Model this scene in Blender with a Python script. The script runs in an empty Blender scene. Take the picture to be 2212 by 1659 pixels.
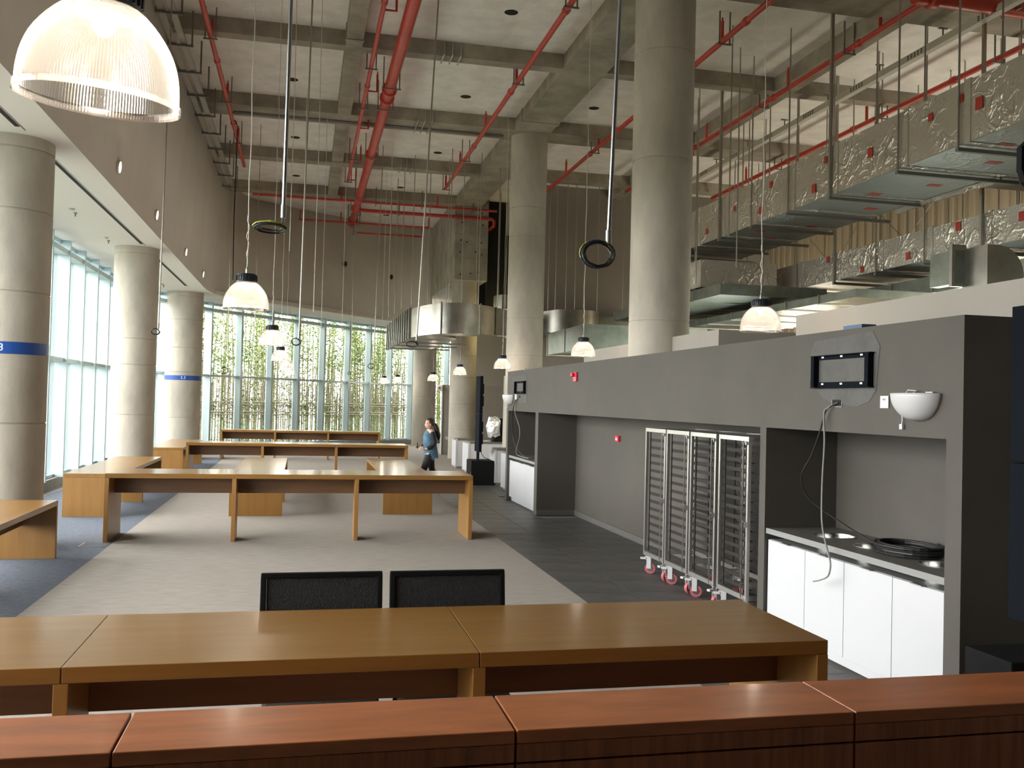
import bpy, math, random
from mathutils import Vector, Matrix
random.seed(7)
PI = math.pi
scene = bpy.context.scene
COL = scene.collection

# ------------------------------------------------------------------ camera
YAW, PITCH, ROLL, FPX, EYE = 0.2209, 0.01994, 0.02482, 2000.0, 1.95
cam_data = bpy.data.cameras.new('camera')
cam = bpy.data.objects.new('camera', cam_data); COL.objects.link(cam)
_f = Vector((math.sin(YAW)*math.cos(PITCH), math.cos(YAW)*math.cos(PITCH), math.sin(PITCH)))
_r = Vector((math.cos(YAW), -math.sin(YAW), 0)); _u = _r.cross(_f)
_R = _r*math.cos(ROLL)+_u*math.sin(ROLL); _U = _u*math.cos(ROLL)-_r*math.sin(ROLL)
cam.matrix_world = Matrix(((_R.x,_U.x,-_f.x,0),(_R.y,_U.y,-_f.y,0),(_R.z,_U.z,-_f.z,EYE),(0,0,0,1)))
cam_data.sensor_fit = 'HORIZONTAL'; cam_data.sensor_width = 36.0
cam_data.lens = FPX/2212*36.0; cam_data.clip_start = 0.05; cam_data.clip_end = 400
scene.camera = cam

# ------------------------------------------------------------------ world, exposure
world = bpy.data.worlds.new('overcast_sky'); scene.world = world; world.use_nodes = True
bg = world.node_tree.nodes['Background']
bg.inputs['Color'].default_value = (1.0, 0.975, 0.945, 1); bg.inputs['Strength'].default_value = 7.0
vs = scene.view_settings
vs.view_transform = 'Standard'; vs.look = 'None'; vs.gamma = 1.0; vs.exposure = 1.15; vs.use_curve_mapping = False
cy = scene.cycles
cy.max_bounces = 9; cy.diffuse_bounces = 6; cy.glossy_bounces = 4; cy.transparent_max_bounces = 24; cy.transmission_bounces = 6
cy.caustics_reflective = False; cy.caustics_refractive = False; cy.sample_clamp_indirect = 6.0
cy.use_denoising = True

# the glass facade, in plan (x, y), from behind the camera round the corner to the far right
WIN = [(-5,1.80),(-5,26.0),(-4.85,28.2),(-4.4,30.0),(-3.25,32.46),(1.6,38.03),(4.49,40.95),(8.2,44.2)]
def portal(a, b, z0, z1):
    a = Vector((a[0],a[1],0)); b = Vector((b[0],b[1],0)); d = b-a; L = d.length; d.normalize()
    n = Vector((d.y,-d.x,0))                                     # into the room
    ld = bpy.data.lights.new('window_daylight','AREA'); ld.shape='RECTANGLE'; ld.size=L; ld.size_y=z1-z0
    ld.cycles.is_portal = True
    o = bpy.data.objects.new('window_daylight', ld); COL.objects.link(o)
    c = (a+b)/2 + n*0.30 + Vector((0,0,(z0+z1)/2)); z = -n; x = d; y = z.cross(x)
    o.matrix_world = Matrix(((x.x,y.x,z.x,c.x),(x.y,y.y,z.y,c.y),(x.z,y.z,z.z,c.z),(0,0,0,1)))
portal(WIN[0],WIN[1],.15,5.0); portal(WIN[1],WIN[4],.15,5.0); portal(WIN[4],WIN[7],.15,5.0)

# ------------------------------------------------------------------ materials
MATS = {}
def mat(name, col, rough=.6, metal=0, var=0.0, vscale=3.0, stretch=None, bump=0.0, bscale=40.0, col2=None, spec=None, detail=6, coat=0, vlo=.35, vhi=.65):
    m = bpy.data.materials.new(name); m.use_nodes = True; MATS[name] = m
    nt = m.node_tree; b = nt.nodes['Principled BSDF']
    b.inputs['Base Color'].default_value = (*col,1); b.inputs['Roughness'].default_value = rough; b.inputs['Metallic'].default_value = metal
    if spec is not None: b.inputs['Specular IOR Level'].default_value = spec
    if coat: b.inputs['Coat Weight'].default_value = coat; b.inputs['Coat Roughness'].default_value = .12
    tc = None
    if var or bump:
        tc = nt.nodes.new('ShaderNodeTexCoord'); mp = nt.nodes.new('ShaderNodeMapping')
        nt.links.new(tc.outputs['Object'], mp.inputs['Vector'])
        if stretch: mp.inputs['Scale'].default_value = stretch
    if var:
        n = nt.nodes.new('ShaderNodeTexNoise'); n.inputs['Scale'].default_value = vscale; n.inputs['Detail'].default_value = detail; n.inputs['Roughness'].default_value = .62
        nt.links.new(mp.outputs['Vector'], n.inputs['Vector'])
        r = nt.nodes.new('ShaderNodeValToRGB')
        c2 = col2 or tuple(c*(1-var) for c in col); c1 = col if col2 else tuple(min(1,c*(1+var*.6)) for c in col)
        r.color_ramp.elements[0].position = vlo; r.color_ramp.elements[1].position = vhi
        r.color_ramp.elements[0].color = (*c2,1); r.color_ramp.elements[1].color = (*c1,1)
        nt.links.new(n.outputs['Fac'], r.inputs['Fac']); nt.links.new(r.outputs['Color'], b.inputs['Base Color'])
    if bump:
        n2 = nt.nodes.new('ShaderNodeTexNoise'); n2.inputs['Scale'].default_value = bscale; n2.inputs['Detail'].default_value = 4
        nt.links.new(mp.outputs['Vector'], n2.inputs['Vector'])
        bp = nt.nodes.new('ShaderNodeBump'); bp.inputs['Strength'].default_value = bump; bp.inputs['Distance'].default_value = .02
        nt.links.new(n2.outputs['Fac'], bp.inputs['Height']); nt.links.new(bp.outputs['Normal'], b.inputs['Normal'])
    return m
def emat(name, col, strength):
    m = bpy.data.materials.new(name); m.use_nodes = True; MATS[name] = m
    b = m.node_tree.nodes['Principled BSDF']; b.inputs['Base Color'].default_value = (*col,1)
    b.inputs['Emission Color'].default_value = (*col,1); b.inputs['Emission Strength'].default_value = strength
    return m
def clear_mat(name, tint, gloss=.08, rough=.03, body=None, bodymix=0.0):
    """thin clear sheet: transparent with a glossy coat, optionally a little translucent body"""
    m = bpy.data.materials.new(name); m.use_nodes = True; MATS[name] = m; nt = m.node_tree
    for n in list(nt.nodes): nt.nodes.remove(n)
    out = nt.nodes.new('ShaderNodeOutputMaterial'); tr = nt.nodes.new('ShaderNodeBsdfTransparent'); tr.inputs['Color'].default_value = (*tint,1)
    gl = nt.nodes.new('ShaderNodeBsdfGlossy'); gl.inputs['Roughness'].default_value = rough
    fr = nt.nodes.new('ShaderNodeLayerWeight'); fr.inputs['Blend'].default_value = gloss
    mx = nt.nodes.new('ShaderNodeMixShader'); nt.links.new(fr.outputs['Fresnel'], mx.inputs['Fac'])
    base = tr.outputs[0]
    if body:
        tl = nt.nodes.new('ShaderNodeBsdfTranslucent'); tl.inputs['Color'].default_value = (*body,1)
        m2 = nt.nodes.new('ShaderNodeMixShader'); m2.inputs['Fac'].default_value = bodymix
        nt.links.new(tr.outputs[0], m2.inputs[1]); nt.links.new(tl.outputs[0], m2.inputs[2]); base = m2.outputs[0]
    nt.links.new(base, mx.inputs[1]); nt.links.new(gl.outputs[0], mx.inputs[2]); nt.links.new(mx.outputs[0], out.inputs['Surface'])
    return m

def foil_mat(name, col, rough, strength):
    """crumpled aluminium foil over insulation: creases radiating from pins"""
    m = mat(name, col, rough, .6); nt = m.node_tree; b = nt.nodes['Principled BSDF']
    tc = nt.nodes.new('ShaderNodeTexCoord')
    def noise(sc,det,dist=0):
        q = nt.nodes.new('ShaderNodeTexNoise'); q.inputs['Scale'].default_value = sc; q.inputs['Detail'].default_value = det; q.inputs['Distortion'].default_value = dist
        nt.links.new(tc.outputs['Object'], q.inputs['Vector']); return q.outputs['Fac']
    def op(kind,x,y=None,z=None):
        q = nt.nodes.new('ShaderNodeMath'); q.operation = kind
        for i,w in enumerate((x,y,z)):
            if w is None: continue
            if isinstance(w,(int,float)): q.inputs[i].default_value = w
            else: nt.links.new(w,q.inputs[i])
        return q.outputs[0]
    def crease(sc,det,k):                                          # thin raised folds where the noise crosses its middle
        return op('MAXIMUM', op('SUBTRACT',1.0,op('MULTIPLY',op('ABSOLUTE',op('SUBTRACT',noise(sc,det,.6),.5)),k)), 0.0)
    patch_ = op('MAXIMUM',op('SUBTRACT',noise(1.6,2),.40),0.0)
    h = op('MULTIPLY', op('ADD',crease(2.3,1.5,22.0),op('MULTIPLY',crease(5.5,2,14.0),.6)), op('MULTIPLY',patch_,2.2))
    h = op('ADD', h, op('MULTIPLY',noise(22,3),.22)); h = op('ADD',h,op('MULTIPLY',noise(1.1,1),1.0))
    class _o: outputs=[h]
    a2=_o
    bp = nt.nodes.new('ShaderNodeBump'); bp.inputs['Strength'].default_value = strength; bp.inputs['Distance'].default_value = .04
    nt.links.new(a2.outputs[0], bp.inputs['Height']); nt.links.new(bp.outputs['Normal'], b.inputs['Normal'])
    return m

mat('concrete', (.44,.41,.355), .8, var=.30, vscale=1.3, bump=.25, bscale=14)
mat('concrete_column', (.50,.46,.395), .75, var=.20, vscale=1.6, stretch=(1,1,.45), bump=.18, bscale=18)
mat('concrete_beam', (.35,.315,.255), .85, var=.30, vscale=1.5, bump=.25, bscale=12)
mat('slab_plaster', (.88,.855,.81), .9, var=.10, vscale=2.2, bump=.5, bscale=22)
mat('fascia_paint', (.72,.675,.62), .85, var=.05, vscale=.7, bump=.05, bscale=60)
mat('soffit_paint', (.80,.77,.74), .8)
mat('beige_paint', (.36,.335,.30), .85, var=.04, vscale=1.0)
mat('taupe_paint', (.24,.215,.185), .85, var=.06, vscale=.8)
mat('grey_paint', (.070,.063,.055), .7, var=.10, vscale=1.2, bump=.06, bscale=80)
mat('patch_paint', (.088,.085,.081), .7, var=.2, vscale=6)
mat('skirting', (.10,.097,.092), .6)
mat('partition_grey', (.30,.285,.27), .8, var=.05)
mat('carpet_beige', (.33,.295,.265), .95, var=.14, vscale=9, stretch=(.5,3,1), bump=.5, bscale=220)
mat('carpet_blue', (.115,.135,.175), .95, var=.22, vscale=16, bump=.5, bscale=220)
mat('tile_dark', (.088,.084,.082), .5, var=.40, vscale=2.3, bump=.05, bscale=30)
mat('grout', (.13,.125,.12), .9)
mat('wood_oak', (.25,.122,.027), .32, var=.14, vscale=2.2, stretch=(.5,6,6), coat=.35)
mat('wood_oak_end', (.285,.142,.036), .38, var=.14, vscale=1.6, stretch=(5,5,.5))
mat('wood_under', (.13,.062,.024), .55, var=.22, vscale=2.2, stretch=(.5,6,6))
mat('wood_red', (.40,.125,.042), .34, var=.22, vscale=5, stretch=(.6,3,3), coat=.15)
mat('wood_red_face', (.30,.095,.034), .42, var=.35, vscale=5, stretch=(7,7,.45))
mat('frame_blue', (.50,.62,.66), .4, metal=.15)
mat('frame_dark', (.16,.20,.22), .5)
mat('curb_stone', (.30,.30,.29), .8, var=.1)
mat('red_pipe', (.55,.055,.035), .38, var=.15, vscale=2)
mat('steel', (.32,.32,.31), .45, metal=.8)
mat('bracket', (.22,.21,.19), .6, metal=.4)
mat('conduit', (.62,.65,.70), .25, metal=1.0)
mat('rod', (.40,.38,.34), .4, metal=.7)
mat('wire_white', (.70,.68,.62), .5)
mat('galv', (.44,.43,.39), .30, metal=1.0, var=.18, vscale=2.5, bump=.25, bscale=2.2)
mat('galv_green', (.29,.315,.275), .35, metal=.9, var=.2, vscale=3)  # bare metal with greenish kitchen light mixed into its colour
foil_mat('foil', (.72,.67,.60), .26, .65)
foil_mat('foil_under', (.34,.35,.33), .42, .35)  # same foil, darkened and greened as the shaded underside
mat('sticker_red', (.50,.05,.03), .6)
mat('cable_tray', (.56,.53,.44), .6)
mat('black_matte', (.010,.010,.011), .75, spec=.12)
mat('black_gloss', (.006,.008,.012), .8, spec=.06)
mat('black_mesh', (.016,.016,.018), .8, bump=.6, bscale=160)
mat('cap_black', (.015,.018,.028), .4)
mat('white_gloss', (.56,.57,.60), .25)
mat('white_plastic', (.60,.60,.62), .35)
mat('counter_grey', (.145,.135,.125), .5, var=.15, vscale=6)
mat('counter_edge', (.25,.25,.25), .4)
mat('stainless', (.62,.62,.60), .22, metal=1.0)
mat('rack_steel', (.60,.59,.57), .30, metal=.85)
mat('rail_dark', (.022,.019,.017), .6, spec=.2)
mat('wheel_red', (.42,.10,.12), .5)
mat('alarm_red', (.62,.03,.06), .35)
mat('blue_band', (.01,.075,.36), .45)
mat('text_white', (.85,.88,.95), .5)
mat('skin', (.62,.36,.27), .55)
mat('hair', (.030,.018,.014), .45, var=.3, vscale=20, stretch=(1,1,.2))
mat('denim', (.075,.155,.235), .85, var=.35, vscale=10)
mat('denim_fray', (.45,.52,.55), .9)
mat('cloth_black', (.012,.012,.016), .85)
mat('shoe', (.05,.05,.05), .5)
mat('bamboo', (.27,.27,.12), .6, var=.35, vscale=4)
mat('bamboo_dry', (.30,.26,.19), .7, var=.3, vscale=6)
mat('leaf', (.15,.215,.045), .6, var=.45, vscale=3)
mat('leaf_dark', (.09,.20,.04), .6, var=.5, vscale=3)
mat('back_wall_paint', (.09,.085,.08), .85)
mat('ground', (.16,.165,.13), .95, var=.2, vscale=.5)
mat('ribbed_panel', (.46,.385,.27), .6, var=.06, vscale=1)
mat('void_black', (.012,.012,.011), .9)
mat('cable_black', (.012,.012,.013), .5); mat('cable_grey', (.24,.24,.23), .5); mat('cable_yellow', (.45,.47,.06), .5); mat('cable_blue', (.02,.12,.40), .5)
mat('plastic_wrap', (.75,.76,.78), .15, metal=.5, bump=1.0, bscale=14)
mat('device_blue', (.05,.10,.20), .5)
clear_mat('window_glass', (.97,.985,.98), .08)
clear_mat('lamp_plastic', (.95,.92,.89), .25, .12, (1,.95,.90), .11)
emat('bulb_glow', (1,.90,.74), 40.0); emat('spot_glow', (1,.86,.62), 25.0)

# ------------------------------------------------------------------ mesh builder
class MB:
    def __init__(s): s.v=[]; s.f=[]
    def add(s, vs, fs):
        n=len(s.v); s.v += [tuple(v) for v in vs]; s.f += [tuple(i+n for i in f) for f in fs]; return s
    def box(s, x0,x1,y0,y1,z0,z1):
        return s.add([(x0,y0,z0),(x1,y0,z0),(x1,y1,z0),(x0,y1,z0),(x0,y0,z1),(x1,y0,z1),(x1,y1,z1),(x0,y1,z1)],
            [(0,3,2,1),(4,5,6,7),(0,1,5,4),(1,2,6,5),(2,3,7,6),(3,0,4,7)])
    def bar(s, p, q, w, h=None, up=(0,0,1)):
        """box of section w x h from p to q"""
        h = h or w; p=Vector(p); q=Vector(q); d=(q-p).normalized(); u=Vector(up)
        if abs(d.dot(u))>.95: u=Vector((1,0,0))
        a=d.cross(u).normalized()*w/2; b=a.cross(d).normalized()*h/2
        vs=[p-a-b,p+a-b,p+a+b,p-a+b,q-a-b,q+a-b,q+a+b,q-a+b]
        return s.add(vs,[(0,3,2,1),(4,5,6,7),(0,1,5,4),(1,2,6,5),(2,3,7,6),(3,0,4,7)])
    def tube(s, pts, r, n=8, caps=True, closed=False):
        pts=[Vector(p) for p in pts]; m=len(pts); rr = r if isinstance(r,(list,tuple)) else [r]*m
        base=len(s.v); prev=None
        for i,p in enumerate(pts):
            if closed: d=(pts[(i+1)%m]-pts[i-1])
            else: d=(pts[min(i+1,m-1)]-pts[max(i-1,0)])
            d.normalize()
            if prev is None:
                u=Vector((0,0,1)) if abs(d.z)<.9 else Vector((1,0,0)); a=d.cross(u).normalized()
            else: a=(prev-d*prev.dot(d)).normalized()
            prev=a; b=d.cross(a)
            for k in range(n):
                t=2*PI*k/n; s.v.append(tuple(p+(a*math.cos(t)+b*math.sin(t))*rr[i]))
        for i in range(m if closed else m-1):
            for k in range(n):
                i2=(i+1)%m
                s.f.append((base+i*n+k, base+i*n+(k+1)%n, base+i2*n+(k+1)%n, base+i2*n+k))
        if caps and not closed:
            s.f.append(tuple(base+k for k in reversed(range(n)))); s.f.append(tuple(base+(m-1)*n+k for k in range(n)))
        return s
    def lathe(s, prof, n=24, c=(0,0,0), ripple=None):
        base=len(s.v); m=len(prof)
        for (r,z) in prof:
            for k in range(n):
                t=2*PI*k/n; rr=r*(1+(ripple if (ripple and k%2) else 0)); s.v.append((c[0]+rr*math.cos(t), c[1]+rr*math.sin(t), c[2]+z))
        for i in range(m-1):
            for k in range(n):
                s.f.append((base+i*n+k, base+i*n+(k+1)%n, base+(i+1)*n+(k+1)%n, base+(i+1)*n+k))
        return s
    def prism(s, poly, z0, z1):
        n=len(poly); base=len(s.v)
        s.v += [(x,y,z0) for x,y in poly]+[(x,y,z1) for x,y in poly]
        s.f.append(tuple(base+i for i in reversed(range(n)))); s.f.append(tuple(base+n+i for i in range(n)))
        for i in range(n): j=(i+1)%n; s.f.append((base+i,base+j,base+n+j,base+n+i))
        return s
    def ball(s, c, r, n=12, m=8, sq=(1,1,1)):
        return s.lathe([(max(1e-4,r*math.sin(PI*i/m)), -r*math.cos(PI*i/m)) for i in range(m+1)], n, (0,0,0)).xf_last(n*(m+1), c, sq)
    def xf_last(s, cnt, c, sq):
        for i in range(len(s.v)-cnt, len(s.v)):
            v=s.v[i]; s.v[i]=(v[0]*sq[0]+c[0], v[1]*sq[1]+c[1], v[2]*sq[2]+c[2])
        return s
    def loft(s, A, B):
        base=len(s.v); n=len(A); s.v += [tuple(p) for p in A]+[tuple(p) for p in B]
        for i in range(n-1): s.f.append((base+i,base+i+1,base+n+i+1,base+n+i))
        return s
    def mesh(s, name):
        me=bpy.data.meshes.new(name); me.from_pydata(s.v,[],s.f); me.update(); return me
    def build(s, name, material, parent=None, smooth=False, off=None, bevel=0, solid=0):
        """off: world point subtracted (local origin of the parent)"""
        if off is None and parent is not None and parent.get('_w'): off=parent.location
        if off is not None: s.v=[(v[0]-off[0],v[1]-off[1],v[2]-off[2]) for v in s.v]
        me=s.mesh(name); me.materials.append(MATS[material])
        o=bpy.data.objects.new(name,me); COL.objects.link(o)
        if smooth:
            me.polygons.foreach_set('use_smooth',[True]*len(me.polygons))
            try: me.set_sharp_from_angle(angle=math.radians(40))
            except Exception: pass
        if parent is not None: o.parent=parent
        if bevel:
            b=o.modifiers.new('bevel','BEVEL'); b.width=bevel; b.segments=2; b.limit_method='ANGLE'
        if solid:
            b=o.modifiers.new('thickness','SOLIDIFY'); b.thickness=solid
        return o
def tag(o,label,cat,group=None):
    o['label']=label; o['category']=cat
    if group: o['group']=group
    return o
def thing(name,label,cat,loc=(0,0,0),group=None,world=True):
    """Empty at the base; world=True means its parts are given in world coordinates"""
    o=bpy.data.objects.new(name,None); COL.objects.link(o); o.location=loc; o.empty_display_size=.1
    if world: o['_w']=1
    return tag(o,label,cat,group)
def struct(o): o['kind']='structure'; return o
def copy_tree(o,parent=None):
    c=o.copy(); COL.objects.link(c); c.parent=parent
    for ch in list(o.children): copy_tree(ch,c)
    return c
def linked(src,name,parent,loc):
    """another object sharing src's mesh"""
    o=bpy.data.objects.new(name,src.data); COL.objects.link(o); o.parent=parent; o.location=loc; return o

# ================================================================== STRUCTURE
SOF, BEAM, SLAB = 5.05, 8.50, 8.79
# ---- floor: screed > carpets and tiles
floor = struct(MB().box(-5.3,16,-8,48,-.25,-.012).build('floor','grout'))
o = MB().box(-2.36,2.78,-8,30.2,-.012,0).build('carpet','carpet_beige',floor); o['label']='beige grey carpet'
MB().prism([(-2.36,30.2),(2.78,30.2),(2.78,23),(9.5,23),(9.5,46),(8.2,44.1),(4.5,40.8),(-3.2,32.35),(-4.2,30.2)],-.012,0).build('carpet','carpet_beige',floor)
o = MB().prism([(-4.65,-8),(-2.36,-8),(-2.36,30.2),(-4.2,30.2),(-4.65,27.8)],-.012,0).build('carpet','carpet_blue',floor); o['label']='blue grey carpet along the windows'
MB().box(-5.0,-4.65,-8,27.8,-.012,0).build('stone_edging','curb_stone',floor)
tile_src = None
def tile(x,y,wx=.6,wy=.6):
    global tile_src
    if tile_src is None:
        tile_src = MB().box(.004,.596,.004,.596,-.012,0).build('floor_tile','tile_dark',floor); o = tile_src
    else: o = linked(tile_src,'floor_tile',floor,(0,0,0))
    o.location=(x,y,0); o.scale=(wx/.6,wy/.6,1)
for j in range(36):
    y = 1.4+.6*j
    for i in range(2): tile(2.78+.61*i, y, .61)
    if 7.6<=y<=15.1 or y>=18.4: tile(4.0,y,.7)
    if y>=18.4: tile(4.7,y,.7); tile(5.4,y,.7)
# ---- ceiling slab > joists and beams
ceiling = struct(MB().prism([(-3.2,-8),(16,-8),(16,46),(9.0,44.9),(4.6,41.3),(1.5,38.1),(-3.2,32.7)],SLAB,SLAB+.25).build('ceiling','slab_plaster'))
def cbeam(name,x0,x1,y0,y1,z0=BEAM): return MB().box(x0,x1,y0,y1,z0,SLAB+.01).build(name,'concrete_beam',ceiling)
for (y,w) in ((3.7,.86),(8.3,.28),(12.82,.86),(17.36,.28),(21.6,.86),(26.12,.42)):
    for (a,b) in ((-2.6,.575),(.88,4.78),(5.66,9.30),(9.72,13.2)): cbeam('joist',a,b,y,y+w,BEAM+.002)
for (a,b) in ((-2.5,.575),(.88,4.78)): cbeam('joist',a,b,30.36,30.9,BEAM+.002)
cbeam('beam',.575,.88,-8,30.9); cbeam('beam',4.78,5.66,-8,30.6); cbeam('beam',9.30,9.72,-8,28); cbeam('beam',13.2,13.6,-8,28)
cbeam('edge_band',.56,.895,17.0,17.10,BEAM-.02); cbeam('edge_band',.56,.895,26.0,26.08,BEAM-.02); cbeam('edge_band',4.76,5.68,20.85,21.0,BEAM-.015)
# round openings left in the slab, a wire tail in each
hole_src=None
for (x,y) in ((-.43,20.42),(-.41,24.97),(-.42,29.3),(3.36,15.76),(3.36,20.43),(3.42,25.3),(2.85,29.83),(2.8,34.5),(6.35,20.36),(-.43,15.9),(6.3,15.8)):
    if hole_src is None:
        hole_src=MB().lathe([(.0001,-.004),(.105,-.004),(.122,0),(.122,.02)],20).build('slab_opening','void_black',ceiling); o=hole_src
    else: o=linked(hole_src,'slab_opening',ceiling,(0,0,0))
    o.location=(x,y,SLAB)
# ---- left: upper wall (fascia) leaning slightly inward, rounding the far corner
FB=[(-2.90,-8),(-2.90,10),(-2.90,27.8),(-2.88,28.7),(-2.75,29.6),(-2.40,30.35),(-.33,32.5),(1.4,34.5),(3.09,36.5),(3.7,36.95),(4.3,37.0),(4.80,36.5)]
FT=[(-2.50,-8),(-2.50,10),(-2.50,28.6),(-2.49,30.2),(-2.38,31.8),(-1.95,33.2),(-.30,34.45),(1.3,35.5),(2.7,36.3),(3.4,36.6),(4.2,36.7),(4.80,36.3)]
m=MB(); m.loft([(x,y,SOF) for x,y in FB],[(x,y,SLAB+.02) for x,y in FT])
wall_left=struct(m.build('wall_left','fascia_paint',smooth=True,solid=.12))
# soffit over the window bay
struct(MB().prism(FB[::-1]+[(-5,-8)]+WIN[:-1]+[(4.9,41.3),(4.9,38)],SOF,SOF+.12).build('ceiling_soffit','soffit_paint'))
# slot diffusers and little devices in the soffit
sof=bpy.data.objects['ceiling_soffit']
for (y0,y1) in ((7.0,11.85),(13.4,20.4),(22.5,27.8)):
    MB().box(-3.40,-3.345,y0,y1,SOF-.004,SOF+.01).build('slot_diffuser','void_black',sof)
    MB().box(-3.335,-3.32,y0,y1+.15,SOF-.003,SOF+.01).build('slot_trim','steel',sof)
for (x,y) in ((-3.93,16.9),(-3.95,19.8),(-3.98,27.6),(-3.95,24)):
    d=MB().lathe([(.05,0),(.05,-.03),(.02,-.04),(.0001,-.04)],14,(x,y,SOF)).build('smoke_detector','white_plastic',sof)
    MB().lathe([(.03,0),(.03,-.015),(.012,-.02),(.012,-.06),(.025,-.062),(.0001,-.065)],10,(x-.02,y+.38,SOF)).build('sprinkler_head','steel',sof)
# ---- windows: each a curb, mullion fins, rails and panes
SILL, TRANSOM, TOPRAIL = .20, 2.60, 4.80
def window(name, pts, first=True):
    """pts: mullion positions in plan; room lies on the right-hand side walking along pts"""
    pts=[Vector((x,y,0)) for x,y in pts]; w=bpy.data.objects.new(name,None); COL.objects.link(w); struct(w); w['_w']=1
    for i,p in enumerate(pts):
        d=(pts[min(i+1,len(pts)-1)]-pts[max(i-1,0)]).normalized(); n=Vector((d.y,-d.x,0))
        if i==0 and not first: pass
        else:
            q=p+n*.10
            m=MB(); a=d*.04; b=n*.14; m.v=[]
            vs=[q-a-b,q+a-b,q+a+b,q-a+b]; m.add([v+Vector((0,0,SILL)) for v in vs]+[v+Vector((0,0,SOF)) for v in vs],[(0,3,2,1),(4,5,6,7),(0,1,5,4),(1,2,6,5),(2,3,7,6),(3,0,4,7)])
            m.build('mullion','frame_blue',w)
        if i==len(pts)-1: break
        p2=pts[i+1]; dd=(p2-p).normalized(); nn=Vector((dd.y,-dd.x,0)); L=(p2-p).length
        Z=Vector((0,0,1))
        MB().bar(p+nn*-.05+Z*(SILL/2), p2+nn*-.05+Z*(SILL/2), .42, SILL).build('curb','curb_stone',w)
        for (z,h,dep) in ((SILL+.03,.06,.12),(TRANSOM,.07,.24),(TOPRAIL,.10,.27),(SOF-.04,.08,.12)):
            MB().bar(p+dd*.036+nn*(dep/2-.06)+Z*z, p2-dd*.036+nn*(dep/2-.06)+Z*z, dep, h).build('transom','frame_blue' if z<4 else 'frame_blue',w)
        for (z0,z1) in ((SILL+.06,TRANSOM-.035),(TRANSOM+.035,TOPRAIL-.05),(TOPRAIL+.05,SOF-.08)):
            a=p+dd*.03; c=p2-dd*.03; t=nn*.006
            MB().add([a-t+Z*z0,c-t+Z*z0,c-t+Z*z1,a-t+Z*z1,a+t+Z*z0,c+t+Z*z0,c+t+Z*z1,a+t+Z*z1],[(0,1,2,3),(5,4,7,6),(0,4,5,1),(1,5,6,2),(2,6,7,3),(3,7,4,0)]).build('pane','window_glass',w)
    return w
LW=[(-5,21.9+1.34*k) for k in range(-15,4)]
CW=[(-5,25.92),(-4.95,27.25),(-4.75,28.55),(-4.36,30.05),(-3.85,31.25),(-3.25,32.46)]
FW=[(-3.25,32.46),(-2.31,33.55),(-1.31,34.70),(-.375,35.77),(.58,36.87),(1.60,38.03),(2.51,38.94),(3.465,39.91),(4.49,40.95),(5.42,41.77),(6.35,42.59),(7.28,43.4)]
window('window_1',LW); window('window_2',CW,False); window('window_3',FW,False)
# ---- right: dark grey servery wall with three niches
XW=4.0; HDR=1.785; TOP=2.567
m=MB(); m.box(XW,4.9,5.0,18.22,HDR,TOP); m.box(4.7,4.9,5.0,18.22,0,HDR)
for (a,b) in ((5.0,5.15),(7.5,7.61),(15.65,15.85),(18.08,18.22)): m.box(XW,4.7,a,b,0,HDR)
wall_right=struct(m.build('wall_right','grey_paint'))
patch=lambda pts,x: [(x,y,z) for y,z in pts]
def plate(name,pts,x,material,parent,t=.003):
    """thin flat plate lying against a wall plane x (facing -x); pts are (y,z)"""
    n=len(pts); vs=[(x,y,z) for y,z in pts]+[(x-t,y,z) for y,z in pts]
    return MB().add(vs,[tuple(range(n)),tuple(reversed(range(n,2*n)))]+[(i,n+i,n+(i+1)%n,(i+1)%n) for i in range(n)]).build(name,material,parent)
plate('paint_patch',[(6.78,2.42),(6.72,2.50),(5.95,2.53),(5.86,2.42),(5.90,2.10),(5.98,2.02),(6.12,1.985),(6.45,2.0),(6.62,2.06),(6.79,2.20)],XW,'patch_paint',wall_right)
plate('paint_patch',[(17.75,2.45),(16.55,2.47),(16.52,1.95),(17.1,1.93),(17.3,1.99),(17.5,2.05),(17.72,2.2)],XW,'patch_paint',wall_right)
struct(MB().box(4.685,4.7,7.61,15.65,0,.09).box(XW,4.685,15.635,15.65,0,.09).build('baseboard_right','skirting'))
# ---- kitchen walls behind it
struct(MB().box(5.2,5.36,11.06,16.94,0,2.96).box(5.36,8.5,11.06,11.2,0,2.96).build('wall_kitchen','beige_paint'))
struct(MB().box(5.2,5.36,-4,9.135,0,2.97).build('wall_kitchen_front','beige_paint'))
struct(MB().box(4.95,5.5,22.65,23.0,0,2.62).build('wall_kitchen_end','beige_paint'))
m=MB().box(6.25,15.2,28.0,28.2,0,SLAB); struct(m.build('wall_far','taupe_paint'))
struct(MB().box(4.91,9.3,33.3,33.42,0,2.53).build('wall_partition','partition_grey'))
struct(MB().box(4.88,4.91,33.24,33.42,0,2.55).build('trim_1','white_plastic'))
struct(MB().box(5.7,9.5,35.2,35.35,0,5.2).build('wall_far_pale','beige_paint'))
struct(MB().box(5.95,6.6,30.9,31.0,5.0,SLAB).box(5.9,9.5,37,37.1,0,SLAB).build('far_gap_shade','void_black'))  # black sheets put in for the unlit space beyond the concrete block
struct(MB().box(8.4,9.6,43.5,44.3,0,SLAB).box(9.5,9.6,28.2,46,0,SLAB).build('wall_far_side','taupe_paint'))
# ribbed metal panel wall at the far right, each rib a piece
rib=struct(MB().box(15.0,15.2,-8,28.0,0,SLAB).build('wall_ribbed','ribbed_panel'))
rs=None
for k in range(44):
    y=27.8-.36*k
    if rs is None: rs=MB().box(-.05,0,0,.17,0,SLAB-3.2).build('panel_rib','ribbed_panel',rib); o=rs
    else: o=linked(rs,'panel_rib',rib,(0,0,0))
    o.location=(15.0,y,3.2)
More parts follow.
